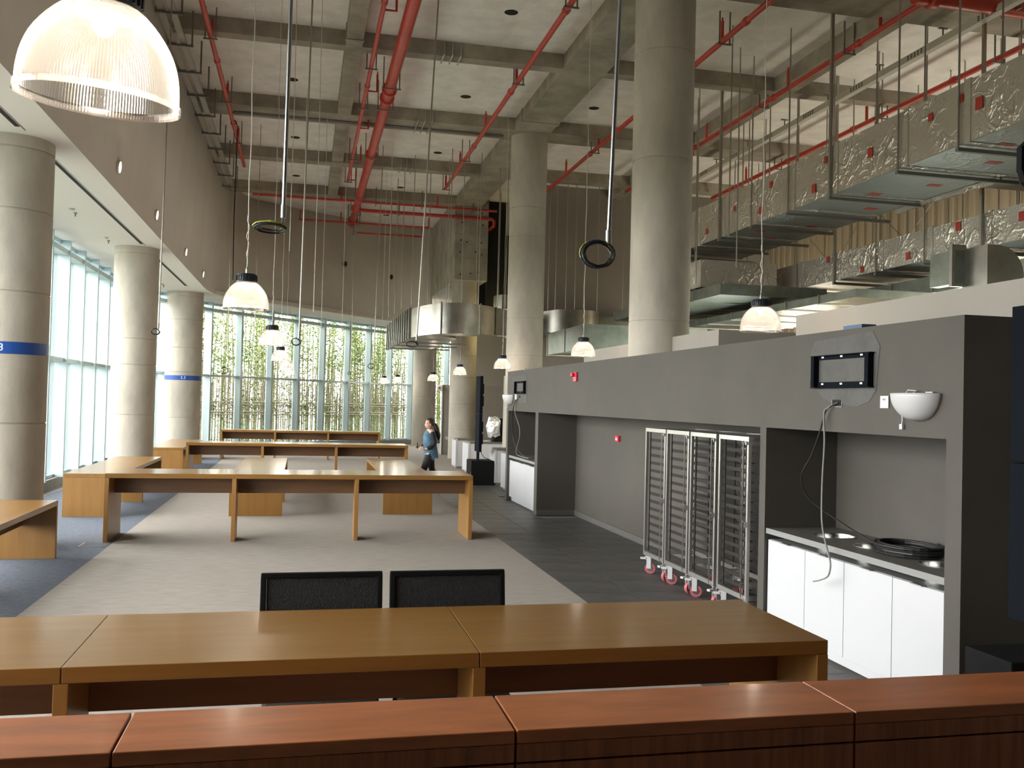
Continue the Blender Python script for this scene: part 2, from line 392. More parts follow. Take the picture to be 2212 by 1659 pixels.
# room closing behind the camera and beside it
struct(MB().box(-5.3,-4.95,-8,1.79,0,SOF).build('wall_left_near','beige_paint'))
struct(MB().box(-5.3,16,-8.2,-8,0,SLAB).build('wall_back','back_wall_paint'))
# ---- columns
def column(name,label,x,y,r,z1,joints,band=None,group=None):
    c=thing(name,label,'column',(x,y,0),group)
    # shaft with shallow recessed formwork joints
    prof=[(r,0)]
    for z in joints: prof += [(r,z-.012),(r-.012,z-.008),(r-.012,z+.004),(r,z+.008)]
    prof += [(r,z1)]
    MB().lathe(prof,56,(x,y,0)).build('shaft','concrete_column',c,smooth=True)
    if band:
        z0,zz=band
        b=MB().lathe([(r+.001,z0),(r+.004,z0),(r+.004,zz),(r+.001,zz)],56,(x,y,0)).build('band','blue_band',c,smooth=True)
        b['label']='blue band with a white number'
    return c
c1=column('concrete_column','round concrete column with blue band at the left edge of the photo',-3.6,12.6,.45,SOF,(1.55,3.15,4.15,4.9),(2.385,2.532))
c2=column('concrete_column','plain round concrete column by the windows, second from the left',-3.57,21.1,.45,SOF,(1.5,2.55,3.1,4.9))
c3=column('concrete_column','round concrete column with blue band in the window corner',-3.60,29.7,.53,SOF,(1.25,2.62,3.35,4.2,4.9),(2.375,2.515))
column('concrete_column','tallest nearest concrete column rising behind the dark grey wall',5.165,13.05,.45,BEAM,(3.2,5.6,7.2))
column('concrete_column','tall concrete column under the ceiling beam, behind the far end of the grey wall',5.26,22.13,.45,BEAM,(3.1,4.0,6.0,6.7))
column('concrete_column','concrete column below the square concrete block, behind the walking woman',5.30,31.3,.45,6.1,(1.0,1.85,2.75,3.5,5.0))
column('concrete_column','concrete column standing in front of the far window, left of the partition',5.08,39.9,.50,SOF,(1.2,2.1,3.2,4.1))
def band_text(txt,col,x,y,r,z,ang,size):
    cu=bpy.data.curves.new('band_number','FONT'); cu.body=txt; cu.size=size; cu.align_x='CENTER'; cu.align_y='CENTER'; cu.extrude=.002
    o=bpy.data.objects.new('band_number',cu); COL.objects.link(o)
    dep=bpy.context.evaluated_depsgraph_get(); me=bpy.data.meshes.new_from_object(o.evaluated_get(dep)); bpy.data.objects.remove(o); bpy.data.curves.remove(cu)
    # wrap round the shaft
    R=r+.006
    for v in me.vertices:
        t=ang+v.co.x/R; v.co=Vector((R*math.cos(t)+ (v.co.z)*math.cos(t), R*math.sin(t)+v.co.z*math.sin(t), v.co.y+z))
    me.materials.append(MATS['text_white']); ob=bpy.data.objects.new('band_number',me); COL.objects.link(ob); ob.parent=col
    return ob
def facing(x,y,px_off=0): return math.atan2(-y,-x)
band_text('3.3',[c for c in c1.children if c.name.startswith('band')][0],0,0,.45,2.458,math.atan2(-12.6,3.6)-.27,.125)
band_text('3.3',[c for c in c3.children if c.name.startswith('band')][0],0,0,.53,2.445,math.atan2(-29.7,3.6)-.0,.125)
# square concrete block above the far column, running back
blk=struct(MB().box(4.80,5.92,30.6,40,6.02,SLAB).build('wall_transfer_block','concrete'))
for z in (6.75,7.55,8.2): MB().box(4.79,5.93,30.592,30.6,z,z+.02).build('formwork_joint','concrete_beam',blk)
ts=None
for (x,z) in ((5.0,6.2),(5.35,6.25),(5.62,6.3),(4.98,6.95),(5.5,6.98),(5.72,6.9),(5.0,7.35),(5.2,7.3),(5.7,7.3),(5.02,7.95),(5.74,7.9),(5.05,8.4),(5.7,8.3)):
    if ts is None: ts=MB().lathe([(.0001,-.003),(.022,-.003),(.026,0)],8).build('tie_hole','void_black',blk); ts.rotation_euler=(-PI/2,0,0); o=ts
    else: o=linked(ts,'tie_hole',blk,(0,0,0)); o.rotation_euler=(-PI/2,0,0)
    o.location=(x,30.6,z)

# ================================================================== CEILING SERVICES
PZ=8.30
def u_hanger(m, x,y,z, w=.16, along='y', t=.022, top=SLAB-.002):
    """U-shaped strut bracket hung from the slab round a pipe"""
    if along=='y':
        m.bar((x-w/2,y,z-.06),(x-w/2,y,top),t); m.bar((x+w/2,y,z-.06),(x+w/2,y,top),t); m.bar((x-w/2-.03,y,z-.07),(x+w/2+.03,y,z-.07),t*1.6,t)
    else:
        m.bar((x,y-w/2,z-.06),(x,y-w/2,top),t); m.bar((x,y+w/2,z-.06),(x,y+w/2,top),t); m.bar((x,y-w/2-.03,z-.07),(x,y+w/2+.03,z-.07),t,t*1.6)
def ypipe(label,x,y0,y1,r,couplings=(),risers=(),hangers=(),side=0,z=PZ,name='sprinkler_pipe'):
    p=thing(name,label,'pipe',(x,y0,z))
    MB().tube([(x,y0,z),(x,y1,z)],r,14).build('pipe','red_pipe',p,smooth=True)
    for y in couplings:
        MB().tube([(x,y-.07,z),(x,y-.05,z),(x,y+.05,z),(x,y+.07,z)],[r*1.02,r*1.35,r*1.35,r*1.02],14).build('coupling','red_pipe',p,smooth=True)
    for y in risers:
        m=MB()
        if side: m.tube([(x,y,z),(x+side,y,z),(x+side,y,z+.36)],r*.55,8); xx=x+side
        else: m.tube([(x,y,z),(x,y,z+.36)],r*.6,8); xx=x
        m.tube([(xx,y,z+.34),(xx,y,z+.42)],r*.32,6); m.build('riser','red_pipe',p,smooth=True)
    for y in hangers:
        m=MB(); u_hanger(m,x,y,z-r+.04,max(.17,r*2+.09)); m.build('hanger','bracket',p)
    return p
ypipe('thin red sprinkler pipe nearest the sloping left wall',-1.785,6,26.5,.045,(14.2,18.3,22.4),(17.3,20.7,24.1),(17.0,20.6,23.9))
ypipe('thick red main pipe running down the middle of the ceiling',1.535,4,34.2,.115,(19.0,19.55,24.2,29.4,31.3,33.2),(),(18.5,19.9,24.0,28.9,31.6,33.4))
ypipe('slender red sprinkler pipe beside the thick red main',1.08,6,27.3,.042,(14.8,18.9,21.5,24.2),(15.1,19.2,21.9,24.9,27.2),(17.7,20.2,24.6,27.2),side=.22)
ypipe('thin red sprinkler pipe left of the big ceiling beam',3.955,6,27.4,.05,(14.3,18.4,22.6),(13.8,17.9,21.1,24.7,27.3),(14.0,17.7,23.8,27.2))
ypipe('thin red sprinkler pipe passing behind the tallest column',6.91,6,26.9,.05,(13.9,17.5,22.4),(14.8,17.9,21.7,24.6),(14.7,18.3,22.0))
ypipe('red sprinkler pipe along the ceiling beam above the foil duct',9.18,12.4,26,.05,(14.2,17.2,21.0),(13.6,16.6,20.4,22.4),(14.5,17.6,21.4))
ypipe('red sprinkler pipe farthest right, just above the foil duct',11.92,8,26,.055,(12.4,15.3,18.6,21.5),(11.6,14.5,18.1,21.0,23.8),(11.0,14.1,17.5,22))
def xpipe(label,y,x0,x1,r,z=PZ,couplings=(),risers=(),hangers=(),elbow=None):
    p=thing('sprinkler_pipe',label,'pipe',(x0,y,z))
    pts=[(x0,y,z),(x1,y,z)]+([Vector((x1,y,z))+Vector(e) for e in elbow] if elbow else [])
    MB().tube(pts,r,12).build('pipe','red_pipe',p,smooth=True)
    for x in couplings: MB().tube([(x-.07,y,z),(x-.05,y,z),(x+.05,y,z),(x+.07,y,z)],[r*1.02,r*1.3,r*1.3,r*1.02],12).build('coupling','red_pipe',p,smooth=True)
    for x in risers: MB().tube([(x,y,z),(x,y,z+.36)],r*.6,8).build('riser','red_pipe',p,smooth=True)
    for x in hangers:
        m=MB(); u_hanger(m,x,y,z,max(.17,r*2+.09),'x'); m.build('hanger','bracket',p)
    return p
xpipe('very thick dark red pipe crossing the top right corner',12.3,8.9,15,.14,couplings=(9.2,11.4,13.3),hangers=(10.6,12.7))
xpipe('upper of two red pipes crossing below the far joist',30.1,-1.75,6.1,.04,risers=(1.0,4.1),hangers=(-.9,2.1,3.6,5.3))
xpipe('lower, thicker red pipe crossing below the far joist and turning down at its end',30.6,1.6,6.05,.06,z=8.12,elbow=((.06,0,-.06),(.06,0,-.22),(-.05,.3,-.3)),hangers=(2.9,4.8))
xpipe('thin red pipe crossing near the far curved wall with upturned ends',33.0,-.35,4.25,.035,z=8.14,risers=(-.3,1.1,4.2),hangers=(1.35,1.75))
xpipe('lowest thin red pipe at the far curved wall with a bent end',34.1,1.7,4.1,.032,z=8.0,elbow=((0,0,.3),),hangers=(1.6,))
# cable ladder hugging the left wall
lad=thing('cable_ladder','grey double cable ladder hung along the top of the left wall','cable ladder',(-2.35,6,8.15))
for x in (-2.44,-2.26): MB().box(x-.055,x+.055,6,29.2,8.18,8.23).build('rail','rod',lad)
for k in range(13):
    y=11.6+1.42*k; m=MB(); x0,x1=-2.52,-2.12
    m.bar((x0,y,8.15),(x0,y,8.42),.03); m.bar((x1,y,8.15),(x1,y,SLAB),.03); m.bar((x0-.02,y,8.16),(x1+.02,y,8.16),.04,.03); m.build('hanger','bracket',lad)
# cream cable tray at the right, with slotted zones and short stems
tr=thing('cable_tray','long cream cable tray with punched slots, upper right ceiling','cable tray',(10.3,8,8.2))
MB().box(10.24,10.36,8,26.5,8.14,8.26).build('channel','cable_tray',tr)
for k in range(8):
    y=12.2+1.75*k
    m=MB()
    for i in range(5):
        for j in range(3): m.box(10.236,10.24,y+.09*i,y+.09*i+.045,8.165+.03*j,8.18+.03*j)
    m.build('slots','void_black',tr)
    MB().tube([(10.3,y-.45,8.26),(10.3,y-.45,8.42)],.014,6).box(10.22,10.38,y-.47,y-.43,8.40,8.42).build('stem','bracket',tr)
# conduit bundle clipped under the second joist
cd=thing('ceiling_conduit','pair of thin dark conduits clipped under the middle joist with a hanging loop','conduit',(-1.6,22.2,8.48))
for k in (0,1): MB().tube([(-1.75,22.1+.09*k,8.475),(4.6,22.1+.09*k,8.475)],.018,6).build('conduit','bracket',cd)
MB().tube([(-1.75,22.1,8.475),(-1.82,22.1,8.42),(-1.80,22.1,8.30),(-1.7,22.1,8.26),(-1.66,22.1,8.1),(-1.68,22.1,6.0),(-1.66,22.1,4.6)],.014,6).build('drop_cable','cable_black',cd)
# bent conduit stubs on the joists
def stub(x,y,w,depth): 
    m=MB()
    for k in range(3): m.tube([(x+.16*k,y-.03,SLAB-.02),(x+.16*k,y-.03,8.52),(x+.16*k-.02,y+.05,8.47),(x+.16*k-.02,y+depth,8.47)],.016,6)
    return m
for i,(x,y,dp,lab) in enumerate(((2.42,17.36,.3,'nearest'),(2.45,21.6,.85,'middle'),(2.5,26.12,.42,'farthest'))):
    tag(stub(x,y,0,dp).build('conduit_stub','rod'),'three short bent conduits over the %s joist beside the thick red pipe'%lab,'conduit')

# ------------------------------------------------------------------ ducts
def duct_run(name,label,x0,x1,z0,z1,ys,hangs=True,mats=('foil','foil_under'),stick=None,rodtop=SLAB,band=.07):
    """straight insulated duct along y made of sections between ys, with lapped bands, strut hangers and red stickers"""
    d=thing(name,label,'duct',(x0,ys[0],z0))
    for a,b in zip(ys[:-1],ys[1:]):
        s=MB().box(x0,x1,a+.004,b-.004,z0+.012,z1).build('duct_section',mats[0],d)
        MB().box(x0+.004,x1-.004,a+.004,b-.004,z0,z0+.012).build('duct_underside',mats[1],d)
        MB().box(x0-.012,x1+.012,b-band,b+band*.5,z0-.014,z1+.02).build('lap_band',mats[0],d)
    if hangs:
        for i,b in enumerate(ys[1:-1]):
            m=MB(); yy=b+.13
            m.bar((x0-.05,yy,z0-.06),(x1+.35 if i%2 else x1+.06,yy,z0-.06),.06,.05)
            m.build('hanger_strut','bracket',d)
            m=MB()
            if i%3==1: m.bar((x0-.03,yy,z0-.08),(x0-.03,yy,rodtop),.05,.05)
            else: m.tube([(x0-.03,yy,z0-.08),(x0-.03,yy,rodtop)],.014,6)
            m.build('hanger_rod','rod',d)
            MB().tube([(x1+.05,yy,z0-.08),(x1+.05,yy,rodtop)],.014,6).build('hanger_rod','rod',d)
    for (y,z,s) in (stick or ()):
        MB().box(x0-.016,x0-.012,y-s*.5,y+s*.5,z-s*.62,z+s*.62).build('red_sticker','sticker_red',d)
    return d
YS=[6.0,7.55,9.1,10.48,11.76,13.55,14.9,16.3,17.7,18.9,20.2,21.5]
dk=duct_run('insulated_duct','large foil-wrapped air duct with red stickers hanging across the upper right',8.38,10.05,5.5,6.32,YS,
    stick=[(9.35,6.15,.10),(10.25,5.95,.13),(10.6,6.12,.09),(11.2,6.05,.09),(12.6,5.92,.12),(13.85,6.12,.09),(14.2,5.72,.12),(15.7,6.12,.10),(16.1,5.72,.11),(17.2,5.98,.08),(17.9,5.75,.10),(18.5,5.74,.10)])
for (x,y) in ((8.9,10.4),(9.4,11.2),(9.5,12.6),(9.0,13.4),(9.6,14.4),(9.1,15.3),(9.5,16.2),(8.8,16.9),(9.4,17.6)):
    MB().box(x-.11,x+.11,y-.06,y+.06,5.494,5.499).build('red_sticker','sticker_red',dk)
# lap of foil at the branch towards the right, with a torn flap
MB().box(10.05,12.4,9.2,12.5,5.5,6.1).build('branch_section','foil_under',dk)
MB().add([(10.0,11.9,5.49),(10.06,11.9,5.46),(10.06,14.3,5.47),(10.0,14.3,5.49),(10.0,11.9,5.40),(10.06,14.3,5.42)],[(0,1,2,3),(4,5,2,1),(0,4,1),(0,3,5,4)]).build('foil_flap','foil',dk)
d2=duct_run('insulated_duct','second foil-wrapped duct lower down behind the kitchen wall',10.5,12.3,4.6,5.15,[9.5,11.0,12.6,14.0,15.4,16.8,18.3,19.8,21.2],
    stick=[(11.9,4.95,.12),(13.3,5.05,.12),(14.6,4.75,.11),(16.0,4.7,.10),(17.2,5.06,.10)])
d3=duct_run('insulated_duct','short foil duct with rounded end behind the tallest column, left of the second duct',8.3,10.1,4.55,5.15,[18.6,20.0,21.4],mats=('foil','foil_under'))
# bare galvanised ducts below, the greenish kitchen light put into their colour
for (i,(x0,x1,z0,z1,a,b,lab)) in enumerate(((11.0,12.0,4.12,4.42,8.6,17,'thin dark galvanised duct under the second foil duct'),(9.4,11.6,3.95,4.10,14.5,23,'flat galvanised duct low behind the kitchen wall'),
        (8.2,10.6,4.25,4.48,17.4,24,'wide galvanised duct low behind the pendant beside the tallest column'),(6.6,9.8,3.3,3.9,21.5,25,'boxy galvanised duct end seen just over the kitchen wall'))):
    g=thing('galvanised_duct',lab,'duct',(x0,a,z0)); n=int((b-a)/1.2)
    for k in range(n):
        y=a+(b-a)/n*k; y2=a+(b-a)/n*(k+1)
        MB().box(x0,x1,y,y2-.02,z0,z1).build('duct_section','galv_green',g); MB().box(x0-.02,x1+.02,y2-.03,y2+.005,z0-.02,z1+.02).build('flange','galv',g)
# upright elbow duct at right
el=thing('elbow_duct','bare metal duct turning down in a round elbow above the kitchen wall, right edge','duct',(9.4,11.2,3.0))
m=MB(); n=10
pr=[(9.15,3.0),(9.15,4.30),(9.32,4.30)]+[(9.32+.42*math.sin(PI/2*i/n),4.30-.42+.42*math.cos(PI/2*i/n)) for i in range(1,n+1)]+[(9.74,3.0)]
k=len(pr); m.add([(x,11.0,z) for x,z in pr]+[(x,11.5,z) for x,z in pr],[tuple(range(k)),tuple(reversed(range(k,2*k)))]+[(i,k+i,k+(i+1)%k,(i+1)%k) for i in range(k)])
m.build('elbow','galv',el,smooth=True); MB().box(9.11,9.78,10.97,11.53,3.3,3.34).build('flange','galv',el)
MB().box(9.0,9.15,11.45,12.0,3.80,4.28).build('inlet_section','galv_green',el); MB().box(8.95,9.18,11.46,11.52,3.76,4.36).build('flange','galv',el)
# curved bare duct round the far columns
def curved_duct():
    d=thing('curved_duct','shiny bare sheet-metal duct curving past the far columns, ribbed at its left end','duct',(3.2,26,3.5))
    # plan path of the visible face, bottom and top heights
    P=[(2.62,30.2,3.58,4.34),(2.66,29.3,3.60,4.36),(2.70,28.4,3.62,4.39),(2.74,27.5,3.64,4.43),(2.79,26.6,3.66,4.46),(2.86,25.9,3.69,4.49),
       (2.98,25.55,3.71,4.52),(3.14,25.27,3.73,4.55),(3.34,25.06,3.75,4.58),(3.58,24.92,3.77,4.61),(3.85,24.84,3.78,4.62),(4.12,24.84,3.79,4.63),(4.4,24.9,3.77,4.63),(4.68,25.02,3.80,4.62),(4.95,25.2,3.81,4.61),(5.2,25.42,3.82,4.60),(5.42,25.66,3.84,4.60),(5.65,25.9,3.86,4.60)]
    W=1.3
    def off(i):
        a=Vector(P[max(i-1,0)][:2]); b=Vector(P[min(i+1,len(P)-1)][:2]); t=(b-a).normalized(); return Vector((-t.y,t.x))
    def seg(i0,i1,name,matn,grow=0.0):
        m=MB(); A=[];B=[];Cc=[];D=[]
        for i in range(i0,i1+1):
            n=off(i); x,y,z0,z1=P[i]; A.append((x-n.x*grow,y-n.y*grow,z0-grow)); B.append((x-n.x*grow,y-n.y*grow,z1+grow)); Cc.append((x+n.x*W,y+n.y*W,z1+grow)); D.append((x+n.x*W,y+n.y*W,z0-grow))
        m.loft(A,B).loft(B,Cc).loft(Cc,D).loft(D,A); return m.build(name,matn,d,smooth=True)
    seg(5,17,'duct_section','galv')
    seg(0,5,'duct_section','galv_green')
    for k in range(12):                      # standing ribs of the connector
        t=k/11*5; i=min(int(t),4); f=t-i; x,y,z0,z1=[P[i][j]*(1-f)+P[i+1][j]*f for j in range(4)]
        MB().box(x-.06,x+.03,y-.05,y+.05,z0-.03,z1+.03).build('connector_rib','galv',d)
    for i in (9,13,15):
        n=off(i); x,y,z0,z1=P[i]; t=Vector((n.y,-n.x))
        MB().bar((x-n.x*.01,y-n.y*.01,z0-.03),(x-n.x*.01,y-n.y*.01,z1+.03),.06,.03).build('standing_seam','galv',d)
    for (x,y) in ((2.6,30),(2.66,28.6),(2.72,27.2),(2.85,25.7),(3.75,24.75),(3.85,25.9),(3.4,26.5),(4.3,26),(4.6,24.95),(4.75,26.2),(5.5,25.6),(5.2,25.3)):
        MB().tube([(x,y,4.6),(x,y,SLAB)],.013,6).build('hanger_rod','rod',d)
    for (y) in (25.6,27.2,28.8): MB().bar((2.6,y,3.54),(4.4,y,3.54),.05,.04).build('hanger_strut','bracket',d)
    e=thing('curved_duct','rounded end of bare metal duct showing between the two tall columns','duct',(7.6,26.3,4.0))
    Q=[(6.6,26.9,4.05,4.62),(6.85,26.35,4.04,4.66),(7.15,26.1,4.02,4.70),(7.6,26.0,4.02,4.72),(8.1,26.05,4.02,4.72),(8.5,26.3,4.03,4.72),(8.6,26.6,4.03,4.7)]
    m=MB(); A=[(x,y,z0) for x,y,z0,z1 in Q]; B=[(x,y,z1) for x,y,z0,z1 in Q]; Cc=[(x,y+1.2,z1) for x,y,z0,z1 in Q]; D=[(x,y+1.2,z0) for x,y,z0,z1 in Q]
    m.loft(A,B).loft(B,Cc).loft(D,A); m.build('duct_section','galv',e,smooth=True)
    MB().box(5.7,6.62,26.6,27.6,3.95,4.55).build('duct_section','galv',e); MB().box(8.6,10.5,26.7,27.7,4.0,4.62).build('duct_section','galv_green',e)
    MB().box(5.95,5.99,26.57,27.6,3.92,4.58).build('flange','galv',e); MB().box(6.58,6.63,26.55,27.6,3.95,4.62).build('flange','galv',e)
    for x in (6.55,6.98,7.2,7.52,7.8,8.08,8.5,9.3,9.75): MB().tube([(x,26.5,4.7),(x,26.5,SLAB)],.013,6).build('hanger_rod','rod',e)
    for x in (6.9,7.4,8.0): MB().bar((x,26.0,3.98),(x+.3,27.2,3.98),.04,.04).build('hanger_strut','bracket',e)
curved_duct()
u=thing('duct_unit','small round-edged metal box between the concrete block and the tall column','duct unit',(6.25,29.5,4.9))
for x in (6.1,6.7): MB().tube([(x,29.5,5.4),(x,29.5,SLAB)],.012,6).build('hanger_rod','rod',u)
MB().prism([(6.0,29.3),(6.15,29.15),(6.5,29.1),(6.8,29.2),(6.8,29.8),(6.0,29.8)],4.95,5.42).build('casing','galv',u); MB().box(6.82,6.95,29.0,29.8,4.9,5.5).build('flange','galv_green',u)

# ------------------------------------------------------------------ loose hanging rods at the right of the tallest column
RODS=[(7.3,15.2,5.0),(7.9,16.1,4.6),(7.5,17.6,4.8),(8.1,18.4,4.6),(8.6,19.6,5.2),(10.6,15.6,5.2),(10.9,17.0,5.2),(11.2,18.5,5.2),(11.4,13.0,5.2),(11.8,11.6,5.2),(12.2,14.4,5.2),(12.4,16.0,5.2),(12.5,17.4,5.2),(13.1,19.0,5.0),(13.2,21.0,5.0),(13.0,12.6,4.9),(10.4,19.9,4.6),(10.3,21.0,4.6),(11.6,20.5,4.6),(12.8,10.4,5.0),(11.0,22.6,4.5),(12.2,23.6,4.5)]
for i,(x,y,z) in enumerate(RODS):
    tag(MB().tube([(x,y,z),(x,y,SLAB)],.013,6).build('hanger_rod','rod'),'thin bare threaded rod hanging among the ducts right of the tallest column','rod','bare rods among the ducts')
# crossed bracing wires in front of the ribbed wall
for i,(a,b) in enumerate((((13.4,10.8,SLAB-.01),(13.4,16.2,4.9)),((13.4,13.2,5.0),(13.4,18.1,SLAB-.01)),((13.6,15.4,SLAB-.01),(13.6,20.6,4.7)),((13.6,17.6,4.8),(13.6,22.5,SLAB-.01)),((13.8,18.8,SLAB-.01),(13.8,23.6,4.8)),((13.8,21.3,4.9),(13.8,26,SLAB-.01)))):
    tag(MB().tube([a,b],.009,5).build('bracing_wire','bracket'),'thin slanting bracing wire in front of the ribbed panel wall','wire','bracing wires before the ribbed wall')

# ================================================================== PENDANT LAMPS
def make_lamp(name, label, ripples, group, R=.2):
    """origin at rim centre; dome about 0.26 high, black cap above; cord to the slab"""
    t=thing(name,label,'pendant lamp',(0,0,0),group,world=False)
    prof=[]
    for i in range(15):
        a=i/14; r=R*(.40+.60*math.sin(PI/2*(1-a**1.35)**.85)) if a<1 else R*.40
        prof.append((r,a*.245))
    n=ripples
    MB().lathe(prof,n,ripple=-.018 if n>100 else None).build('shade','lamp_plastic',t,smooth=(n<100))
    MB().lathe([(R*.985,.0),(R*1.035,-.004),(R*1.035,.012),(R*.985,.016),(R*.985,0)],48).build('rim','lamp_plastic',t,smooth=True)
    m=MB(); m.lathe([(R*.42,.235),(R*.44,.245),(R*.44,.305),(R*.40,.315),(.02,.318),(.0001,.318)],32); 
    cap=m.build('cap','cap_black',t,smooth=True)
    m=MB()
    for k in range(24):
        a=2*PI*k/24; c,s=math.cos(a),math.sin(a); m.bar((R*.445*c,R*.445*s,.25),(R*.445*c,R*.445*s,.30),.008)
    m.build('cap_rib','cap_black',cap)
    MB().lathe([(.012,.318),(.012,.36),(.006,.38)],8).build('strain_relief','steel',t)
    MB().ball((0,0,.195),.030,12,8,(1,1,1.0)).build('bulb','bulb_glow',t,smooth=True)
    MB().lathe([(.0001,.225),(.05,.225),(.075,.215),(.078,.232)],20).build('reflector','white_plastic',t,smooth=True)
    L=SLAB-2.73
    pts=[(0,0,.37)]+[(.006*math.sin(k*1.7),.006*math.cos(k*2.1),.37+(L-.37)*k/22) for k in range(1,23)]
    MB().tube(pts,.0045,5).build('cord','wire_white',t)
    # slack twisted around the lowest half metre
    MB().tube([(.012*math.sin(k*.9)*math.sin(PI*k/24),.014*math.cos(k*.9)*math.sin(PI*k/24),.38+.55*k/24) for k in range(25)],.004,5).build('safety_wire','wire_white',t)
    ld=bpy.data.lights.new('lamp_light','POINT'); ld.energy=5; ld.color=(1,.87,.70); ld.shadow_soft_size=.05
    lo=bpy.data.objects.new('lamp_light',ld); COL.objects.link(lo); lo.parent=t; lo.location=(0,0,.09)
    return t
big=make_lamp('pendant_lamp','huge-looking ribbed clear dome pendant lamp in the top left corner',300,None)
big.location=(-.519,2.46,2.672); big.scale=(.94,.94,.96); big.rotation_euler=(math.radians(5),math.radians(3.5),0)
src=make_lamp('pendant_lamp','clear dome pendant lamp with black cap, first of the left row above the long table',64,'left row of pendants')
src.location=(-.53,8.64,2.73)
lamps=[((-.50,14.68,2.73),'clear dome pendant lamp second in the left row before the window','left row of pendants'),
 ((-.52,20.9,2.73),'clear dome pendant lamp third in the left row, overlapped by the second','left row of pendants'),
 ((-.52,27.1,2.73),'clear dome pendant lamp fourth in the left row, half hidden by the third','left row of pendants'),
 ((-.52,33.3,2.73),'clear dome pendant lamp last in the left row, smallest and half hidden','left row of pendants'),
 ((4.42,8.45,2.72),'largest clear dome pendant lamp of the right row, above the dark grey wall','right row of pendants'),
 ((4.45,14.55,2.73),'clear dome pendant lamp left of the tallest column above the red alarm','right row of pendants'),
 ((4.52,21.2,2.735),'clear dome pendant lamp before the tall column at the grey wall end','right row of pendants'),
 ((4.51,27.2,2.73),'clear dome pendant lamp in front of the column below the concrete block','right row of pendants'),
 ((4.51,33.0,2.65),'clear dome pendant lamp in front of the column by the far partition','right row of pendants'),
 ((3.80,38.8,2.67),'second smallest clear dome pendant lamp of the right row, before the far window','right row of pendants'),
 ((3.18,38.0,2.59),'smallest clear dome pendant lamp of the right row, before the far window','right row of pendants')]
for loc,lab,grp in lamps:
    c=copy_tree(src); c.location=loc; tag(c,lab,'pendant lamp',grp)
# ================================================================== DROPPED CONDUITS WITH WIRE COILS
def coil(m_by, c, r, tilt, turns, rw, jitter=.02, yaw=0):
    pts=[]
    for k in range(int(turns*20)+1):
        a=2*PI*k/20; w=math.sin(k*.071+r*90)*.12+math.sin(k*.19)*.05; rr=r*(1+w+random.uniform(-jitter,jitter)); p=Vector((rr*1.08*math.cos(a),math.sin(k*.05)*r*.15,rr*.86*math.sin(a)))
        p.rotate(Matrix.Rotation(tilt,3,'X')); p.rotate(Matrix.Rotation(yaw,3,'Z')); pts.append(Vector(c)+p)
    m_by.tube(pts,rw,5)
def conduit(label,x,y,z,rw,cr,tilt=0,yaw=0,top=SLAB,lean=0,thick=True,side=-1):
    top=SLAB-.005
    t=thing('dropped_conduit',label,'conduit',(x,y,z))
    pts=[(x,y,z),(x+lean*.5,y,(z+top)/2),(x+lean,y,top)]
    MB().tube(pts,rw,10).build('pipe','conduit' if thick else 'rod',t,smooth=True)
    MB().tube([(x,y,z-.03),(x,y,z+.05)],rw*1.35,10).build('end_fitting','steel',t,smooth=True)
    c=Vector((x+side*cr*.75,y,z-.03-cr*.75)) if abs(tilt)<.8 else Vector((x+side*cr*.9,y,z-.09))
    k=max(.004,cr*.045) if thick else .006
    for mname,turns,f in (('cable_black',6.2,.96),('cable_yellow',3.2,1.04),('cable_grey',2.6,.90),('cable_blue',1.4,.99)):
        if not thick and mname!='cable_black': continue
        m=MB(); coil(m,c,cr*f,tilt,turns if thick else 2,k,.03,yaw); 
        if mname=='cable_black': m.tube([(x,y,z),(x-.005,y,z-.04),tuple(c+Vector((0,0,cr*.9)) if abs(tilt)<.8 else c+Vector((cr*.8,0,0)))],k*1.3,5)
        m.build('wire_coil',mname,t)
    return t
conduit('shiny conduit dropping at centre left with a loose flat bundle of cut wires',-.15,5.75,3.06,.0125,.08,tilt=1.35,lean=.03)
conduit('shiny conduit dropping before the tallest column with a round coil of black and yellow wires',1.73,5.2,2.93,.013,.088,lean=.16,side=-.95)
thin=[('slim conduit with a wire ring, right of the left row of pendants',-.077,12.0,2.72,.011,.055,.06),
 ('slim conduit ending in a tilted wire ring below the ribbed duct',1.53,13.0,2.82,.012,.07,.22),
 ('slim conduit with loose wires hanging at the second window column',-1.905,13.0,2.84,.009,.05,.05),
 ('thin wire drop with a tangled end before the corner window pane',-1.88,24.0,2.66,.009,.09,0),
 ('thin wire drop ending in a small ring before the second far window pane',-1.24,24.0,2.70,.009,.05,0),
 ('thin wire drop ending in a ring before the far window, left of the ribbed duct',1.80,25.0,2.92,.012,.08,.1),
 ('thin wire drop with a tiny ring before the middle of the far window',1.30,27.0,2.74,.009,.05,0)]
for lab,x,y,z,rw,cr,lean in thin: conduit(lab,x,y,z,rw,cr,tilt=.3 if 'tilted' not in lab else .9,yaw=random.uniform(-.5,.5),lean=lean,thick=False)
for i,(x,y,z) in enumerate(((-.28,14.7,4.2),(-.12,20.9,3.2),(.12,16,3.4),(.35,22,3.3),(.9,24,3.2),(1.05,28,3.1),(2.1,24.5,4.4),(2.25,28,4.3))):
    tag(MB().tube([(x,y,z),(x+.01,y,(z+SLAB)/2),(x,y,SLAB)],.006,5).build('hanging_wire','wire_white'),'fine pale wire hanging from the slab in the middle of the hall','wire','fine hanging wires')
